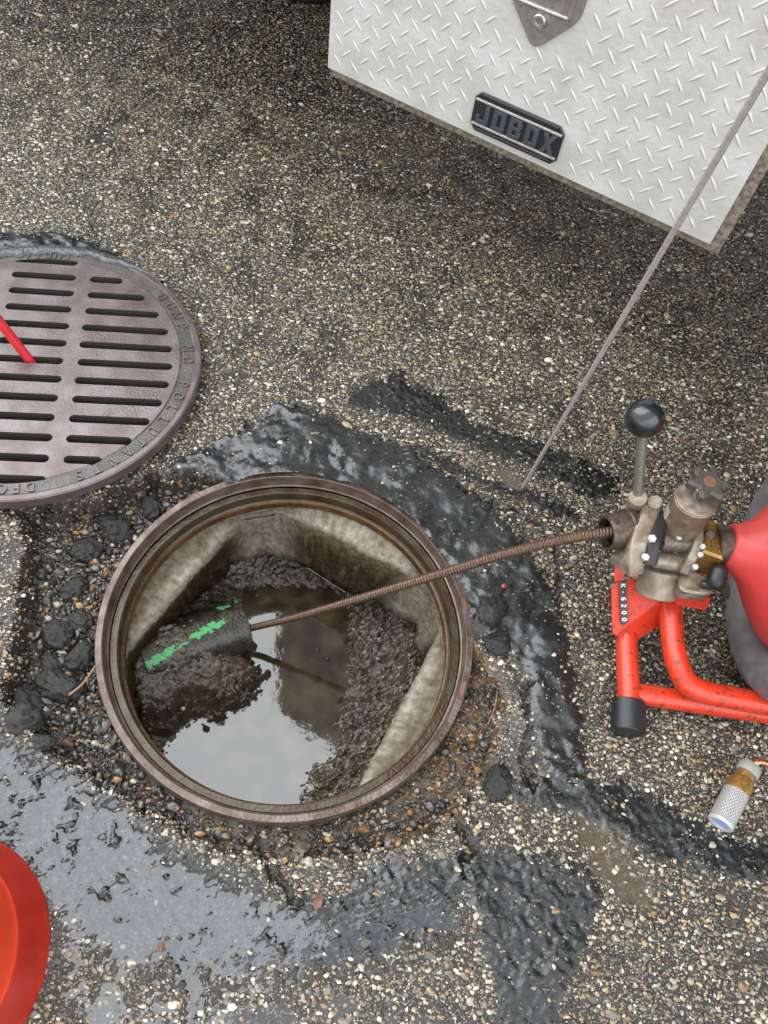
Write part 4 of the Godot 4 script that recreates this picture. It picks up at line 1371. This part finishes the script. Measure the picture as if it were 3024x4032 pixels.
	lathe(st, [Vector2(0.0165, 0.004), Vector2(0.0165, 0.006), Vector2(0.0145, 0.0062), Vector2(0.0125, 0.0052), Vector2(0.0125, 0.0115), Vector2(0.0105, 0.0135), Vector2(0.006, 0.0135), Vector2(0.0045, 0.011), Vector2(0, 0.011)], 32, Transform3D(turn.basis, Vector3(bolt.x, by, 0)))
	put("keyed_lock", done(st), mats.stainless, latch)
	for s in [-1.0, 1.0]:
		st = sk()
		lathe(st, [Vector2(0.0055, 0.0044), Vector2(0.005, 0.0056), Vector2(0.002, 0.0065), Vector2(0, 0.0066)], 18, Transform3D(turn.basis, Vector3(bolt.x + s * 0.044, by + 0.013, 0)))
		put("rivet", done(st), mats.stainless, latch)

	# the truck that carries it
	var t := thing("work_truck", "tall dark work truck standing over the white toolbox", "truck", org)
	t.transform = fr
	st = sk()
	box(st, Vector3(0.5, 0.76, -1.10), Vector3(9.0, 0.20, 2.30), 0.01)
	put("truck_bed", done(st), mats.truck_dark, t)
	st = sk()
	box(st, Vector3(0.6, 0.46, -1.55), Vector3(8.6, 0.58, 1.0), 0.01)
	put("chassis", done(st), mats.truck_dark, t)
	st = sk()
	box(st, Vector3(2.08, 2.25, -1.12), Vector3(4.5, 2.7, 2.25), 0.03)
	put("truck_body", done(st), mats.truck_body, t)
	for s in [[-0.72, -0.86], [1.75, -0.86]]:
		st = sk()
		lathe(st, [Vector2(0.29, -0.12), Vector2(0.40, -0.125), Vector2(0.465, -0.11), Vector2(0.485, -0.07), Vector2(0.485, 0.07), Vector2(0.465, 0.11), Vector2(0.40, 0.125), Vector2(0.29, 0.12)], 72, Transform3D(turn.basis, Vector3(s[0], 0.155, s[1])))
		var w := put("wheel", done(st), mats.tyre, t)
		st = sk()
		lathe(st, [Vector2(0.295, -0.1), Vector2(0.295, 0.09), Vector2(0.26, 0.06), Vector2(0.1, 0.0), Vector2(0.1, 0.05), Vector2(0, 0.05)], 48, Transform3D(turn.basis, Vector3(s[0], 0.155, s[1])))
		put("rim", done(st), mats.truck_dark, w)

# ------------------------------------------------------------------ small things
func build_small() -> void:
	# probe rod
	var base := Vector3(0.2678, 0.0000, -0.9409)
	var top := Vector3(0.2785, 0.9, -0.828)
	var o := thing("probe_rod", "thin steel probe rod stuck upright in the pavement in front of the toolbox", "rod", base)
	var st := sk()
	rod(st, Vector3(0, -0.01, 0), (top - base) * 1.3, 0.0037, 14, 0.0043)
	put("rod", done(st), mats.rod_steel, o)
	st = sk()
	var e := (top - base) * 1.3
	rod(st, e + Vector3(-0.07, 0, -0.05), e + Vector3(0.07, 0, 0.05), 0.011, 16)
	put("handle", done(st), mats.black_plastic, o)

	# suction strainer with copper tube
	var f := Vector3(0.6323, 0.0240, -0.3445)
	var g := Vector3(0.6614, 0.0270, -0.3998)
	var s := thing("brass_strainer", "brass fitting with white perforated strainer and copper tube lying right of the trench", "strainer", Vector3(f.x, 0, f.z))
	var p := s.position
	var ax := along(f - p, g - f)
	var l := f.distance_to(g)
	var R := 0.0205
	st = sk()
	lathe(st, [Vector2(0, 0.004), Vector2(R * 0.62, 0.004), Vector2(R * 0.64, 0.0), Vector2(R * 0.93, 0.0), Vector2(R, 0.0015), Vector2(R, 0.006), Vector2(R - 0.0008, 0.0065)], 40, ax)
	put("end_cap", done(st), mats.strainer_white, s)
	st = sk()
	lathe(st, [Vector2(0, 0.0030), Vector2(R * 0.56, 0.0030), Vector2(R * 0.58, 0.0042)], 32, ax)
	put("blue_label", done(st), mats.blue_label, s)
	# perforated sleeve: a lattice of strips round real holes
	st = sk()
	st.set_smooth_group(1)
	var rows := 15
	var cols := 24
	var y0 := 0.0065
	var dy := (l - y0) / rows
	for r in rows:
		for c in cols:
			var off := 0.5 * (r % 2)
			var cen := Vector2((c + off) * TAU / cols, y0 + (r + 0.5) * dy)
			var hole := []
			var edge := []
			for k in 8:
				var t := TAU * (k + 0.5) / 8
				hole.append(cen + Vector2(cos(t) * 0.22 * TAU / cols, sin(t) * 0.24 * dy))
				var q := Vector2(cos(t), sin(t))
				q /= maxf(absf(q.x), absf(q.y))
				edge.append(cen + Vector2(q.x * 0.5 * TAU / cols, q.y * 0.5 * dy))
			for k in 8:
				var k2 := (k + 1) % 8
				var pts := []
				for e2 in [hole[k], edge[k], edge[k2], hole[k2]]: pts.append(ax * Vector3(cos(e2.x) * R, e2.y, sin(e2.x) * R))
				quad(st, pts[3], pts[2], pts[1], pts[0])
			# corners of the cell
			for q in [[1, 2], [3, 4], [5, 6], [7, 0]]:
				pass
	put("perforated_sleeve", done(st), mats.strainer_white, s)
	st = sk()
	lathe(st, [Vector2(R * 0.9, 0.006), Vector2(R * 0.9, l)], 32, ax)
	put("dark_core", done(st), mats.black_plastic, s)
	var h := Vector3(0.6786, 0.0280, -0.4303)
	var l2 := g.distance_to(h)
	st = sk()
	lathe(st, [Vector2(R * 0.99, -0.001), Vector2(R * 0.99, l2 * 0.62), Vector2(R * 0.86, l2 * 0.76), Vector2(R * 0.80, l2 * 0.80), Vector2(R * 0.80, l2 * 0.88), Vector2(R * 0.70, l2 * 0.92), Vector2(R * 0.70, l2 * 1.2), Vector2(0, l2 * 1.2)], 40, along(g - p, h - g))
	put("brass_body", done(st), mats.brass, s)
	var nut := along(h - p + (h - g) * 0.1, h - g)
	st = sk()
	lathe(st, [Vector2(0, 0), Vector2(R * 0.86, 0.0), Vector2(R * 0.92, 0.002), Vector2(R * 0.92, 0.015), Vector2(R * 0.84, 0.018), Vector2(0, 0.018)], 28, nut)
	put("grey_nut", done(st), mats.grey_nut, s)
	st = sk()
	tube(st, smooth_path(loc([Vector3(0.6871, 0.0300, -0.4391), Vector3(0.6925, 0.0340, -0.4500), Vector3(0.6986, 0.0360, -0.4556), Vector3(0.7087, 0.0340, -0.4577), Vector3(0.7219, 0.0280, -0.4565), Vector3(0.7379, 0.0200, -0.4498)], s), 6), 0.0052, 0.0052, 14)
	put("copper_tube", done(st), mats.copper, s)

	# bucket at the lower left
	var b := thing("red_bucket", "shiny orange red plastic bucket with darker flared rim at the lower left corner", "bucket", Vector3(-0.492, -0.004, 0.058))
	st = sk()
	lathe(st, [Vector2(0.150, 0.0), Vector2(0.170, 0.0), Vector2(0.1715, 0.003), Vector2(0.168, 0.010), Vector2(0.150, 0.058), Vector2(0.146, 0.064)], 120)
	put("skirt", done(st), mats.red_skirt, b)
	st = sk()
	var prof := [Vector2(0.146, 0.0642), Vector2(0.1445, 0.067), Vector2(0.142, 0.075), Vector2(0.130, 0.20), Vector2(0.122, 0.32), Vector2(0.118, 0.328), Vector2(0, 0.33)]
	lathe(st, prof, 120)
	put("wall", done(st), mats.red_bucket, b)

	# leaves and twigs
	st = sk()
	tube(st, smooth_path([Vector3(-0.1982, -0.2520, -0.8076), Vector3(-0.1475, -0.2700, -0.7958), Vector3(-0.1024, -0.2850, -0.7842), Vector3(-0.0471, -0.3000, -0.7682)], 5), 0.0013, 0.0008, 6)
	tag(put("root_strand", done(st), mats.root), "thin pale root strand lying along the far wall of the manhole chamber", "root")
	var leaf := func(at: Vector2, ln: float, wd: float, turn: float, m: Material, label: String) -> void:
		var s2 := sk()
		s2.set_smooth_group(1)
		var n := 10
		var prev := []
		for i in n + 1:
			var t := float(i) / n
			var w := wd * sin(PI * pow(t, 0.8)) + 0.0002
			var x := (t - 0.5) * ln
			var y := 0.002 + 0.003 * sin(t * 4.0)
			var row := [Vector3(x, y + w * 0.4, -w), Vector3(x, y, 0), Vector3(x, y + w * 0.4, w)]
			if i > 0:
				for k in 2:
					quad(s2, prev[k + 1], row[k + 1], row[k], prev[k])
			prev = row
		var o2 := put("fallen_leaf", done(s2), m, null, Transform3D(Basis(Vector3.UP, turn), Vector3(at.x, ground_y(at.x, at.y) + 0.004, at.y)))
		tag(o2, label, "leaf")
	leaf.call(Vector2(-0.6539, -1.5198), 0.021, 0.0055, 1.3, mats.leaf_red, "small rust red leaf on the asphalt above the slotted cover")
	leaf.call(Vector2(-0.4056, -0.7325), 0.018, 0.007, 2.0, mats.leaf_dark, "dark red leaf bit between the slotted cover and the iron ring")
	leaf.call(Vector2(0.0242, -0.1191), 0.026, 0.0065, 1.4, mats.leaf_brown, "brown leaf stuck on the wet tar below the iron ring")
	leaf.call(Vector2(0.2476, -0.6935), 0.012, 0.004, 0.3, mats.leaf_red, "tiny red leaf bit on the tar collar just below the cable")
	leaf.call(Vector2(-0.1784, -0.0224), 0.016, 0.006, 0.4, mats.leaf_brown, "brown leaf in the shallow puddle right of the red bucket")
	st = sk()
	var ta := Vector2(-0.4473, -0.3430)
	var tb := Vector2(-0.4186, -0.3948)
	var mid := (ta + tb) / 2.0 + Vector2(0.003, 0.004)
	tube(st, smooth_path([Vector3(ta.x, -0.022, ta.y), Vector3(mid.x, -0.014, mid.y), Vector3(tb.x, -0.004, tb.y)], 5), 0.0022, 0.0014, 8)
	tag(put("twig", done(st), mats.twig), "thin dry twig leaning on the left side of the iron ring", "twig")
	st = sk()
	ta = Vector2(0.2500, -0.4393)
	tb = Vector2(0.2594, -0.5079)
	tube(st, smooth_path([Vector3(ta.x, -0.014, ta.y), Vector3((ta.x + tb.x) / 2 + 0.004, -0.01, (ta.y + tb.y) / 2), Vector3(tb.x, -0.012, tb.y)], 5), 0.0012, 0.0008, 6)
	tag(put("twig", done(st), mats.twig), "fine reddish twig in the rusty dirt right of the iron ring", "twig")

func sheet_of_water(called: String, poly: Array, y: float, m: Material, label: String) -> void:
	var st := sk()
	var tris := Geometry2D.triangulate_polygon(PackedVector2Array(poly))
	for k in range(0, tris.size(), 3):
		var a: Vector2 = poly[tris[k]]
		var b: Vector2 = poly[tris[k + 1]]
		var c: Vector2 = poly[tris[k + 2]]
		if (b - a).cross(c - a) < 0:
			var s := b; b = c; c = s
		tri(st, Vector3(a.x, y, a.y), Vector3(c.x, y, c.y), Vector3(b.x, y, b.y))
	tag(put(called, done(st), m), label, "", "", "structure")

func build_water() -> void:
	var pool := PackedVector2Array([Vector2(-0.5950, -0.2474), Vector2(-0.4860, -0.2520), Vector2(-0.4093, -0.2280), Vector2(-0.3240, -0.1963), Vector2(-0.2665, -0.1772), Vector2(-0.1861, -0.1500), Vector2(-0.0994, -0.1441), Vector2(-0.0480, -0.1097), Vector2(0.0373, -0.1012), Vector2(0.1562, -0.1359), Vector2(0.2460, -0.1497), Vector2(0.2493, -0.1224), Vector2(0.1791, -0.0794), Vector2(0.0524, -0.0330), Vector2(-0.0370, -0.0168), Vector2(-0.1046, 0.0011), Vector2(-0.1808, 0.0093), Vector2(-0.2686, 0.0027), Vector2(-0.3546, -0.0454), Vector2(-0.4370, -0.0786), Vector2(-0.5228, -0.0999)])
	var low := PackedVector2Array([Vector2(-0.4982, -0.0919), Vector2(-0.3917, -0.0688), Vector2(-0.2727, -0.0079), Vector2(-0.1095, -0.0150), Vector2(0.0499, -0.0441), Vector2(0.2417, -0.1272), Vector2(0.2682, -0.1414), Vector2(0.4368, -0.1636), Vector2(0.5928, -0.1431), Vector2(0.7465, -0.1290), Vector2(0.7372, -0.0479), Vector2(-0.3163, 0.1335)])
	sheet_of_water("puddle_water", Array(pool), -0.0036, mats.puddle, "sheet of rain water over the tar at lower left")
	for piece in Geometry2D.clip_polygons(low, pool):
		if not Geometry2D.is_polygon_clockwise(piece):
			sheet_of_water("film_water", Array(piece), -0.0036, mats.film, "thin film of rain water between the stones along the bottom")
	sheet_of_water("muddy_water", [Vector2(0.3899, -0.3229), Vector2(0.4741, -0.3217), Vector2(0.5159, -0.2806), Vector2(0.5413, -0.2282), Vector2(0.5261, -0.1803), Vector2(0.4758, -0.1867), Vector2(0.4351, -0.2211), Vector2(0.4076, -0.2663)], -0.0021, mats.muddy, "shallow brown muddy puddle below the machine")
	sheet_of_water("muddy_water", [Vector2(0.1438, -0.9635), Vector2(0.1953, -0.9855), Vector2(0.2751, -0.9713), Vector2(0.3019, -0.9380), Vector2(0.2594, -0.9248), Vector2(0.2101, -0.9355)], -0.0012, mats.muddy, "small tan puddle where the probe rod stands")

# ------------------------------------------------------------------ materials
func make_materials() -> void:
	var g_fine := noise_tex(0.06, Color.BLACK, Color.WHITE, 3, true, 5.0)
	var a := mat("asphalt", Color.WHITE, 0.36, 0.0, 0.5)
	a.vertex_color_use_as_albedo = true
	a.normal_enabled = true
	a.normal_texture = g_fine
	a.normal_scale = 1.0
	a.uv1_triplanar = true
	a.uv1_world_triplanar = true
	a.uv1_scale = Vector3.ONE / 0.13
	var t := mat("tar", Color.WHITE, 0.22, 0.0, 0.6)
	t.vertex_color_use_as_albedo = true
	t.normal_enabled = true
	t.normal_texture = noise_tex(0.018, Color.BLACK, Color.WHITE, 5, true, 5.0, 1024)
	t.normal_scale = 0.32
	t.roughness_texture = noise_tex(0.012, Color(0.45, 0.45, 0.45), Color(1, 1, 1), 6)
	t.roughness = 0.42
	t.uv1_triplanar = true
	t.uv1_world_triplanar = true
	t.uv1_scale = Vector3.ONE / 0.62
	var s := a.duplicate()
	s.roughness = 0.45
	mats.soil = s
	var far := mat("far_asphalt", lin(0.07, 0.065, 0.055), 0.4)
	worn(far, 0.05, Color(0.6, 0.6, 0.6), Color(1, 1, 1), 0.6, 4.0)
	far.uv1_world_triplanar = true
	var st := mat("stone", Color.WHITE, 0.34, 0.0, 0.62)
	st.vertex_color_use_as_albedo = true
	tones = [[Color(0.135, 0.112, 0.080), 0.30], [Color(0.34, 0.297, 0.212), 0.21], [Color(0.23, 0.150, 0.065), 0.14], [Color(0.14, 0.066, 0.030), 0.03], [Color(0.066, 0.056, 0.041), 0.20], [Color(0.03, 0.024, 0.018), 0.07], [Color(0.55, 0.515, 0.43), 0.05]]
	var l := mat("lump", lin(0.032, 0.029, 0.026), 0.42)
	worn(l, 0.03, Color(0.5, 0.5, 0.5), Color(1, 1, 1), 1.5, 14.0, 0.08, 21)
	var m := mat("mud", Color.WHITE, 0.2, 0.0, 0.55)
	m.vertex_color_use_as_albedo = true
	m.normal_enabled = true
	m.normal_texture = noise_tex(0.05, Color.BLACK, Color.WHITE, 31, true, 5.0)
	m.uv1_triplanar = true
	m.uv1_world_triplanar = true
	m.uv1_scale = Vector3.ONE / 0.15
	var c := mat("concrete", Color.WHITE, 0.55, 0.0, 0.3)
	c.vertex_color_use_as_albedo = true
	worn(c, 0.02, Color(0.55, 0.53, 0.5), Color(1, 1, 1), 0.2, 6.0, 0.03, 41)
	var w := mat("pit_water", lin(0.075, 0.056, 0.034), 0.04, 0.0, 0.6)
	w.albedo_texture = noise_tex(0.006, Color(0.55, 0.53, 0.5), Color(1, 1, 1), 115)
	w.clearcoat_enabled = true
	w.clearcoat = 0.2
	w.clearcoat_roughness = 0.02
	w.normal_enabled = true
	w.normal_texture = noise_tex(0.008, Color.BLACK, Color.WHITE, 113, true, 2.0)
	w.normal_scale = 0.12
	w.uv1_triplanar = true
	w.uv1_scale = Vector3.ONE / 0.3
	# cast iron
	worn(mat("iron", lin(0.165, 0.132, 0.115), 0.3, 0.25), 0.010, Color(0.60, 0.48, 0.40), Color(1, 1, 1), 0.3, 0.9, 0.06, 51)
	worn(mat("iron_seat", lin(0.09, 0.073, 0.055), 0.35, 0.25), 0.010, Color(0.7, 0.42, 0.2), Color(0.85, 0.95, 0.9), 0.35, 0.8, 0.06, 53)
	worn(mat("iron_rust", lin(0.15, 0.070, 0.02), 0.45, 0.1), 0.012, Color(0.45, 0.38, 0.3), Color(1, 1, 1), 0.3, 3.0, 0.05, 55)
	worn(mat("iron_flake", lin(0.22, 0.10, 0.06), 0.6), 0.03, Color(0.7, 0.7, 0.7), Color(1, 1, 1), 0.1)
	worn(mat("iron_cover", lin(0.15, 0.125, 0.127), 0.29, 0.25), 0.007, Color(0.72, 0.64, 0.60), Color(1, 1, 1), 0.35, 0.8, 0.12, 57)
	worn(mat("iron_border", lin(0.115, 0.097, 0.096), 0.36, 0.22), 0.006, Color(0.62, 0.66, 0.62), Color(1, 0.97, 0.97), 0.3, 1.5, 0.1, 58)
	mat("iron_slot", lin(0.05, 0.04, 0.038), 0.6, 0.1)
	worn(mat("iron_letter", lin(0.15, 0.125, 0.128), 0.42, 0.25), 0.02, Color(0.7, 0.65, 0.6), Color(1, 1, 1), 0.2)
	var tp := mat("tar_plain", lin(0.035, 0.037, 0.041), 0.4, 0.0, 0.7)
	worn(tp, 0.03, Color(0.7, 0.7, 0.7), Color(1, 1, 1), 0.2, 4.0, 0.04, 61)
	worn(mat("cable", lin(0.17, 0.105, 0.075), 0.38, 0.45), 0.02, Color(0.6, 0.5, 0.45), Color(1, 1, 1), 0.1)
	worn(mat("pipe", lin(0.075, 0.066, 0.050), 0.28), 0.010, Color(0.30, 0.24, 0.17), Color(1, 1, 1), 0.15, 3.0, 0.04, 63)
	worn(mat("green_paint", lin(0.14, 0.62, 0.22), 0.4), 0.04, Color(0.45, 0.5, 0.4), Color(1, 1, 1), 0.06)
	# machine
	var rp := mat("red_paint", lin(0.54, 0.034, 0.011), 0.30, 0.0, 0.5)
	worn(rp, 0.02, Color(0.42, 0.9, 1.0), Color(1, 1, 1), 0.25, 0.6, 0.03, 71, 0.24)
	worn(mat("red_plastic", lin(0.56, 0.05, 0.045), 0.42), 0.012, Color(0.88, 0.88, 0.88), Color(1, 1, 1), 0.3, 0.4, 0.03, 73)
	worn(mat("drum_grey", lin(0.16, 0.156, 0.168), 0.45), 0.012, Color(0.75, 0.73, 0.70), Color(1, 1, 1), 0.3, 0.8, 0.04, 75)
	worn(mat("cast_alu", lin(0.40, 0.365, 0.315), 0.42, 0.35), 0.007, Color(0.60, 0.50, 0.41), Color(1, 1, 1), 0.12, 1.5, 0.06, 77)
	worn(mat("grey_steel", lin(0.26, 0.22, 0.19), 0.42, 0.4), 0.02, Color(0.6, 0.52, 0.46), Color(1, 1, 1), 0.1, 1.5, 0.06, 79)
	worn(mat("dark_steel", lin(0.13, 0.10, 0.08), 0.38, 0.5), 0.02, Color(0.6, 0.5, 0.45), Color(1, 1, 1), 0.1, 1.5, 0.06, 81)
	worn(mat("galvanised", lin(0.34, 0.34, 0.30), 0.35, 0.6), 0.03, Color(0.65, 0.62, 0.56), Color(1, 1, 1), 0.08, 0.8, 0.08, 83)
	worn(mat("galv_brown", lin(0.30, 0.265, 0.205), 0.38, 0.4), 0.006, Color(0.7, 0.55, 0.45), Color(1, 1, 1), 0.12, 1.5, 0.06, 85)
	mat("bright_steel", lin(0.5, 0.49, 0.47), 0.3, 0.8)
	worn(mat("brass", lin(0.42, 0.25, 0.075), 0.38, 0.6), 0.02, Color(0.7, 0.62, 0.5), Color(1, 1, 1), 0.08, 1.0, 0.06, 87)
	mat("slot_brown", lin(0.045, 0.038, 0.03), 0.5)
	mat("black_gloss", lin(0.012, 0.012, 0.013), 0.22, 0.0, 0.6)
	worn(mat("black_plastic", lin(0.020, 0.019, 0.018), 0.42), 0.03, Color(0.6, 0.6, 0.6), Color(1, 1, 1), 0.1)
	worn(mat("knob_plastic", lin(0.075, 0.062, 0.052), 0.5), 0.03, Color(0.75, 0.75, 0.75), Color(1, 1, 1), 0.1, 1.5, 0.08, 89)
	worn(mat("rubber", lin(0.012, 0.013, 0.0145), 0.42), 0.02, Color(0.7, 0.7, 0.7), Color(1, 1, 1), 0.1, 1.5, 0.05, 91)
	mat("plate_black", lin(0.03, 0.03, 0.03), 0.35)
	mat("white_print", lin(0.62, 0.62, 0.58), 0.5)
	worn(mat("sticker", lin(0.62, 0.60, 0.55), 0.5), 0.09, Color(0.5, 0.45, 0.4), Color(1, 1, 1), 0.06)
	# box and truck
	worn(mat("diamond_plate", lin(0.63, 0.62, 0.60), 0.40, 0.2), 0.006, Color(0.90, 0.885, 0.85), Color(1, 1, 1), 0.5, 0.5, 0.05, 93)
	worn(mat("diamond_lug", lin(0.66, 0.645, 0.61), 0.36, 0.25), 0.01, Color(0.9, 0.88, 0.82), Color(1, 1, 1), 0.3)
	worn(mat("box_side", lin(0.36, 0.33, 0.28), 0.5, 0.1), 0.03, Color(0.6, 0.55, 0.48), Color(1, 1, 1), 0.25, 1.0, 0.05, 95)
	mat("badge_black", lin(0.018, 0.020, 0.024), 0.35)
	worn(mat("badge_letter", lin(0.085, 0.095, 0.11), 0.35), 0.03, Color(0.6, 0.6, 0.6), Color(1, 1, 1), 0.1)
	worn(mat("badge_stripe", lin(0.50, 0.465, 0.44), 0.35, 0.4), 0.02, Color(0.85, 0.76, 0.7), Color(1, 1, 1), 0.2)
	worn(mat("stainless", lin(0.50, 0.48, 0.465), 0.32, 0.8), 0.02, Color(0.85, 0.83, 0.8), Color(1, 1, 1), 0.2, 0.5, 0.08, 97)
	mat("truck_dark", lin(0.02, 0.02, 0.022), 0.6)
	worn(mat("truck_body", lin(0.09, 0.08, 0.065), 0.5), 0.01, Color(0.8, 0.8, 0.8), Color(1, 1, 1), 2.0)
	worn(mat("tyre", lin(0.012, 0.013, 0.016), 0.7), 0.02, Color(0.7, 0.7, 0.7), Color(1, 1, 1), 0.3)
	# small things
	worn(mat("rod_steel", lin(0.40, 0.375, 0.36), 0.34, 0.2), 0.02, Color(0.85, 0.8, 0.78), Color(1, 1, 1), 0.1, 0.6, 0.05, 99)
	mat("strainer_white", lin(0.42, 0.41, 0.39), 0.4, 0.2)
	worn(mat("blue_label", lin(0.35, 0.5, 0.75), 0.4), 0.11, Color(0.35, 0.5, 0.8), Color(1, 1, 1), 0.03, 0.0, 0.05, 101, 0.5)
	mat("grey_nut", lin(0.22, 0.22, 0.19), 0.5)
	mat("copper", lin(0.62, 0.27, 0.12), 0.28, 0.9)
	worn(mat("red_skirt", lin(0.42, 0.020, 0.010), 0.25, 0.0, 0.6), 0.012, Color(0.85, 0.85, 0.85), Color(1, 1, 1), 0.3)
	worn(mat("red_bucket", lin(0.80, 0.058, 0.016), 0.3, 0.0, 0.5), 0.012, Color(0.92, 0.92, 0.92), Color(1, 1, 1), 0.3)
	mat("red_bar", lin(0.55, 0.02, 0.03), 0.35)
	mat("leaf_red", lin(0.30, 0.055, 0.02), 0.45)
	mat("leaf_dark", lin(0.13, 0.018, 0.012), 0.45)
	mat("leaf_brown", lin(0.13, 0.055, 0.03), 0.5)
	mat("root", lin(0.45, 0.42, 0.36), 0.5)
	mat("twig", lin(0.24, 0.13, 0.07), 0.6)
	# water
	var ripple := noise_tex(0.012, Color.BLACK, Color.WHITE, 111, true, 1.2)
	for q in [["puddle", lin(0.04, 0.046, 0.056), 0.42, 0.05], ["film", lin(0.07, 0.072, 0.076), 0.35, 0.06], ["muddy", lin(0.11, 0.083, 0.056), 0.5, 0.05]]:
		var pm := mat(q[0], q[1], q[3], 0.0, 0.55)
		pm.albedo_color.a = q[2]
		pm.transparency = BaseMaterial3D.TRANSPARENCY_ALPHA
		pm.normal_enabled = true
		pm.normal_texture = ripple
		pm.normal_scale = 0.5
		pm.uv1_triplanar = true
		pm.uv1_world_triplanar = true
		pm.uv1_scale = Vector3.ONE / (0.5 if q[0] != "muddy" else 0.12)

func _ready() -> void:
	var cam := Camera3D.new()
	cam.name = "camera"
	cam.fov = 67.29
	cam.near = 0.02
	cam.far = 300.0
	cam.transform = Transform3D(Basis(Vector3(1, 0, 0), deg_to_rad(-57.5)) * Basis(Vector3(0, 0, 1), deg_to_rad(12.0)), Vector3(0, 1.27, 0))
	add_child(cam)
	var we := WorldEnvironment.new()
	we.name = "world"
	var env := Environment.new()
	env.background_mode = Environment.BG_SKY
	var sky := Sky.new()
	var sm := ProceduralSkyMaterial.new()
	sm.sky_top_color = lin(0.88, 0.945, 1.0)
	sm.sky_horizon_color = lin(0.36, 0.385, 0.41)
	sm.sky_curve = 0.35
	sm.sky_energy_multiplier = 1.1
	sm.ground_bottom_color = lin(0.10, 0.095, 0.085)
	sm.ground_horizon_color = lin(0.35, 0.35, 0.34)
	sky.sky_material = sm
	env.sky = sky
	env.tonemap_mode = Environment.TONE_MAPPER_LINEAR
	env.tonemap_exposure = 3.7
	env.sdfgi_enabled = true
	env.ssao_enabled = true
	env.ssil_enabled = true
	we.environment = env
	add_child(we)
	var sun := DirectionalLight3D.new()
	sun.name = "sun"
	sun.light_energy = 0.5
	sun.light_angular_distance = 80.0
	sun.light_color = Color(0.965, 0.985, 1.0)
	sun.shadow_enabled = true
	add_child(sun)
	sun.look_at_from_position(Vector3(-3.3, 5.0, -2.8), Vector3.ZERO)

	rng.seed = 20240611
	na.seed = 11; na.frequency = 9.0; na.fractal_octaves = 3
	nb.seed = 12; nb.frequency = 70.0; nb.fractal_octaves = 2
	nc.seed = 13; nc.frequency = 170.0; nc.fractal_octaves = 2
	make_materials()
	build_ground()
	build_pit()
	build_water()
	build_truck()
	build_ring()
	build_cover()
	build_machine()
	build_cable()
	build_small()
	scatter()
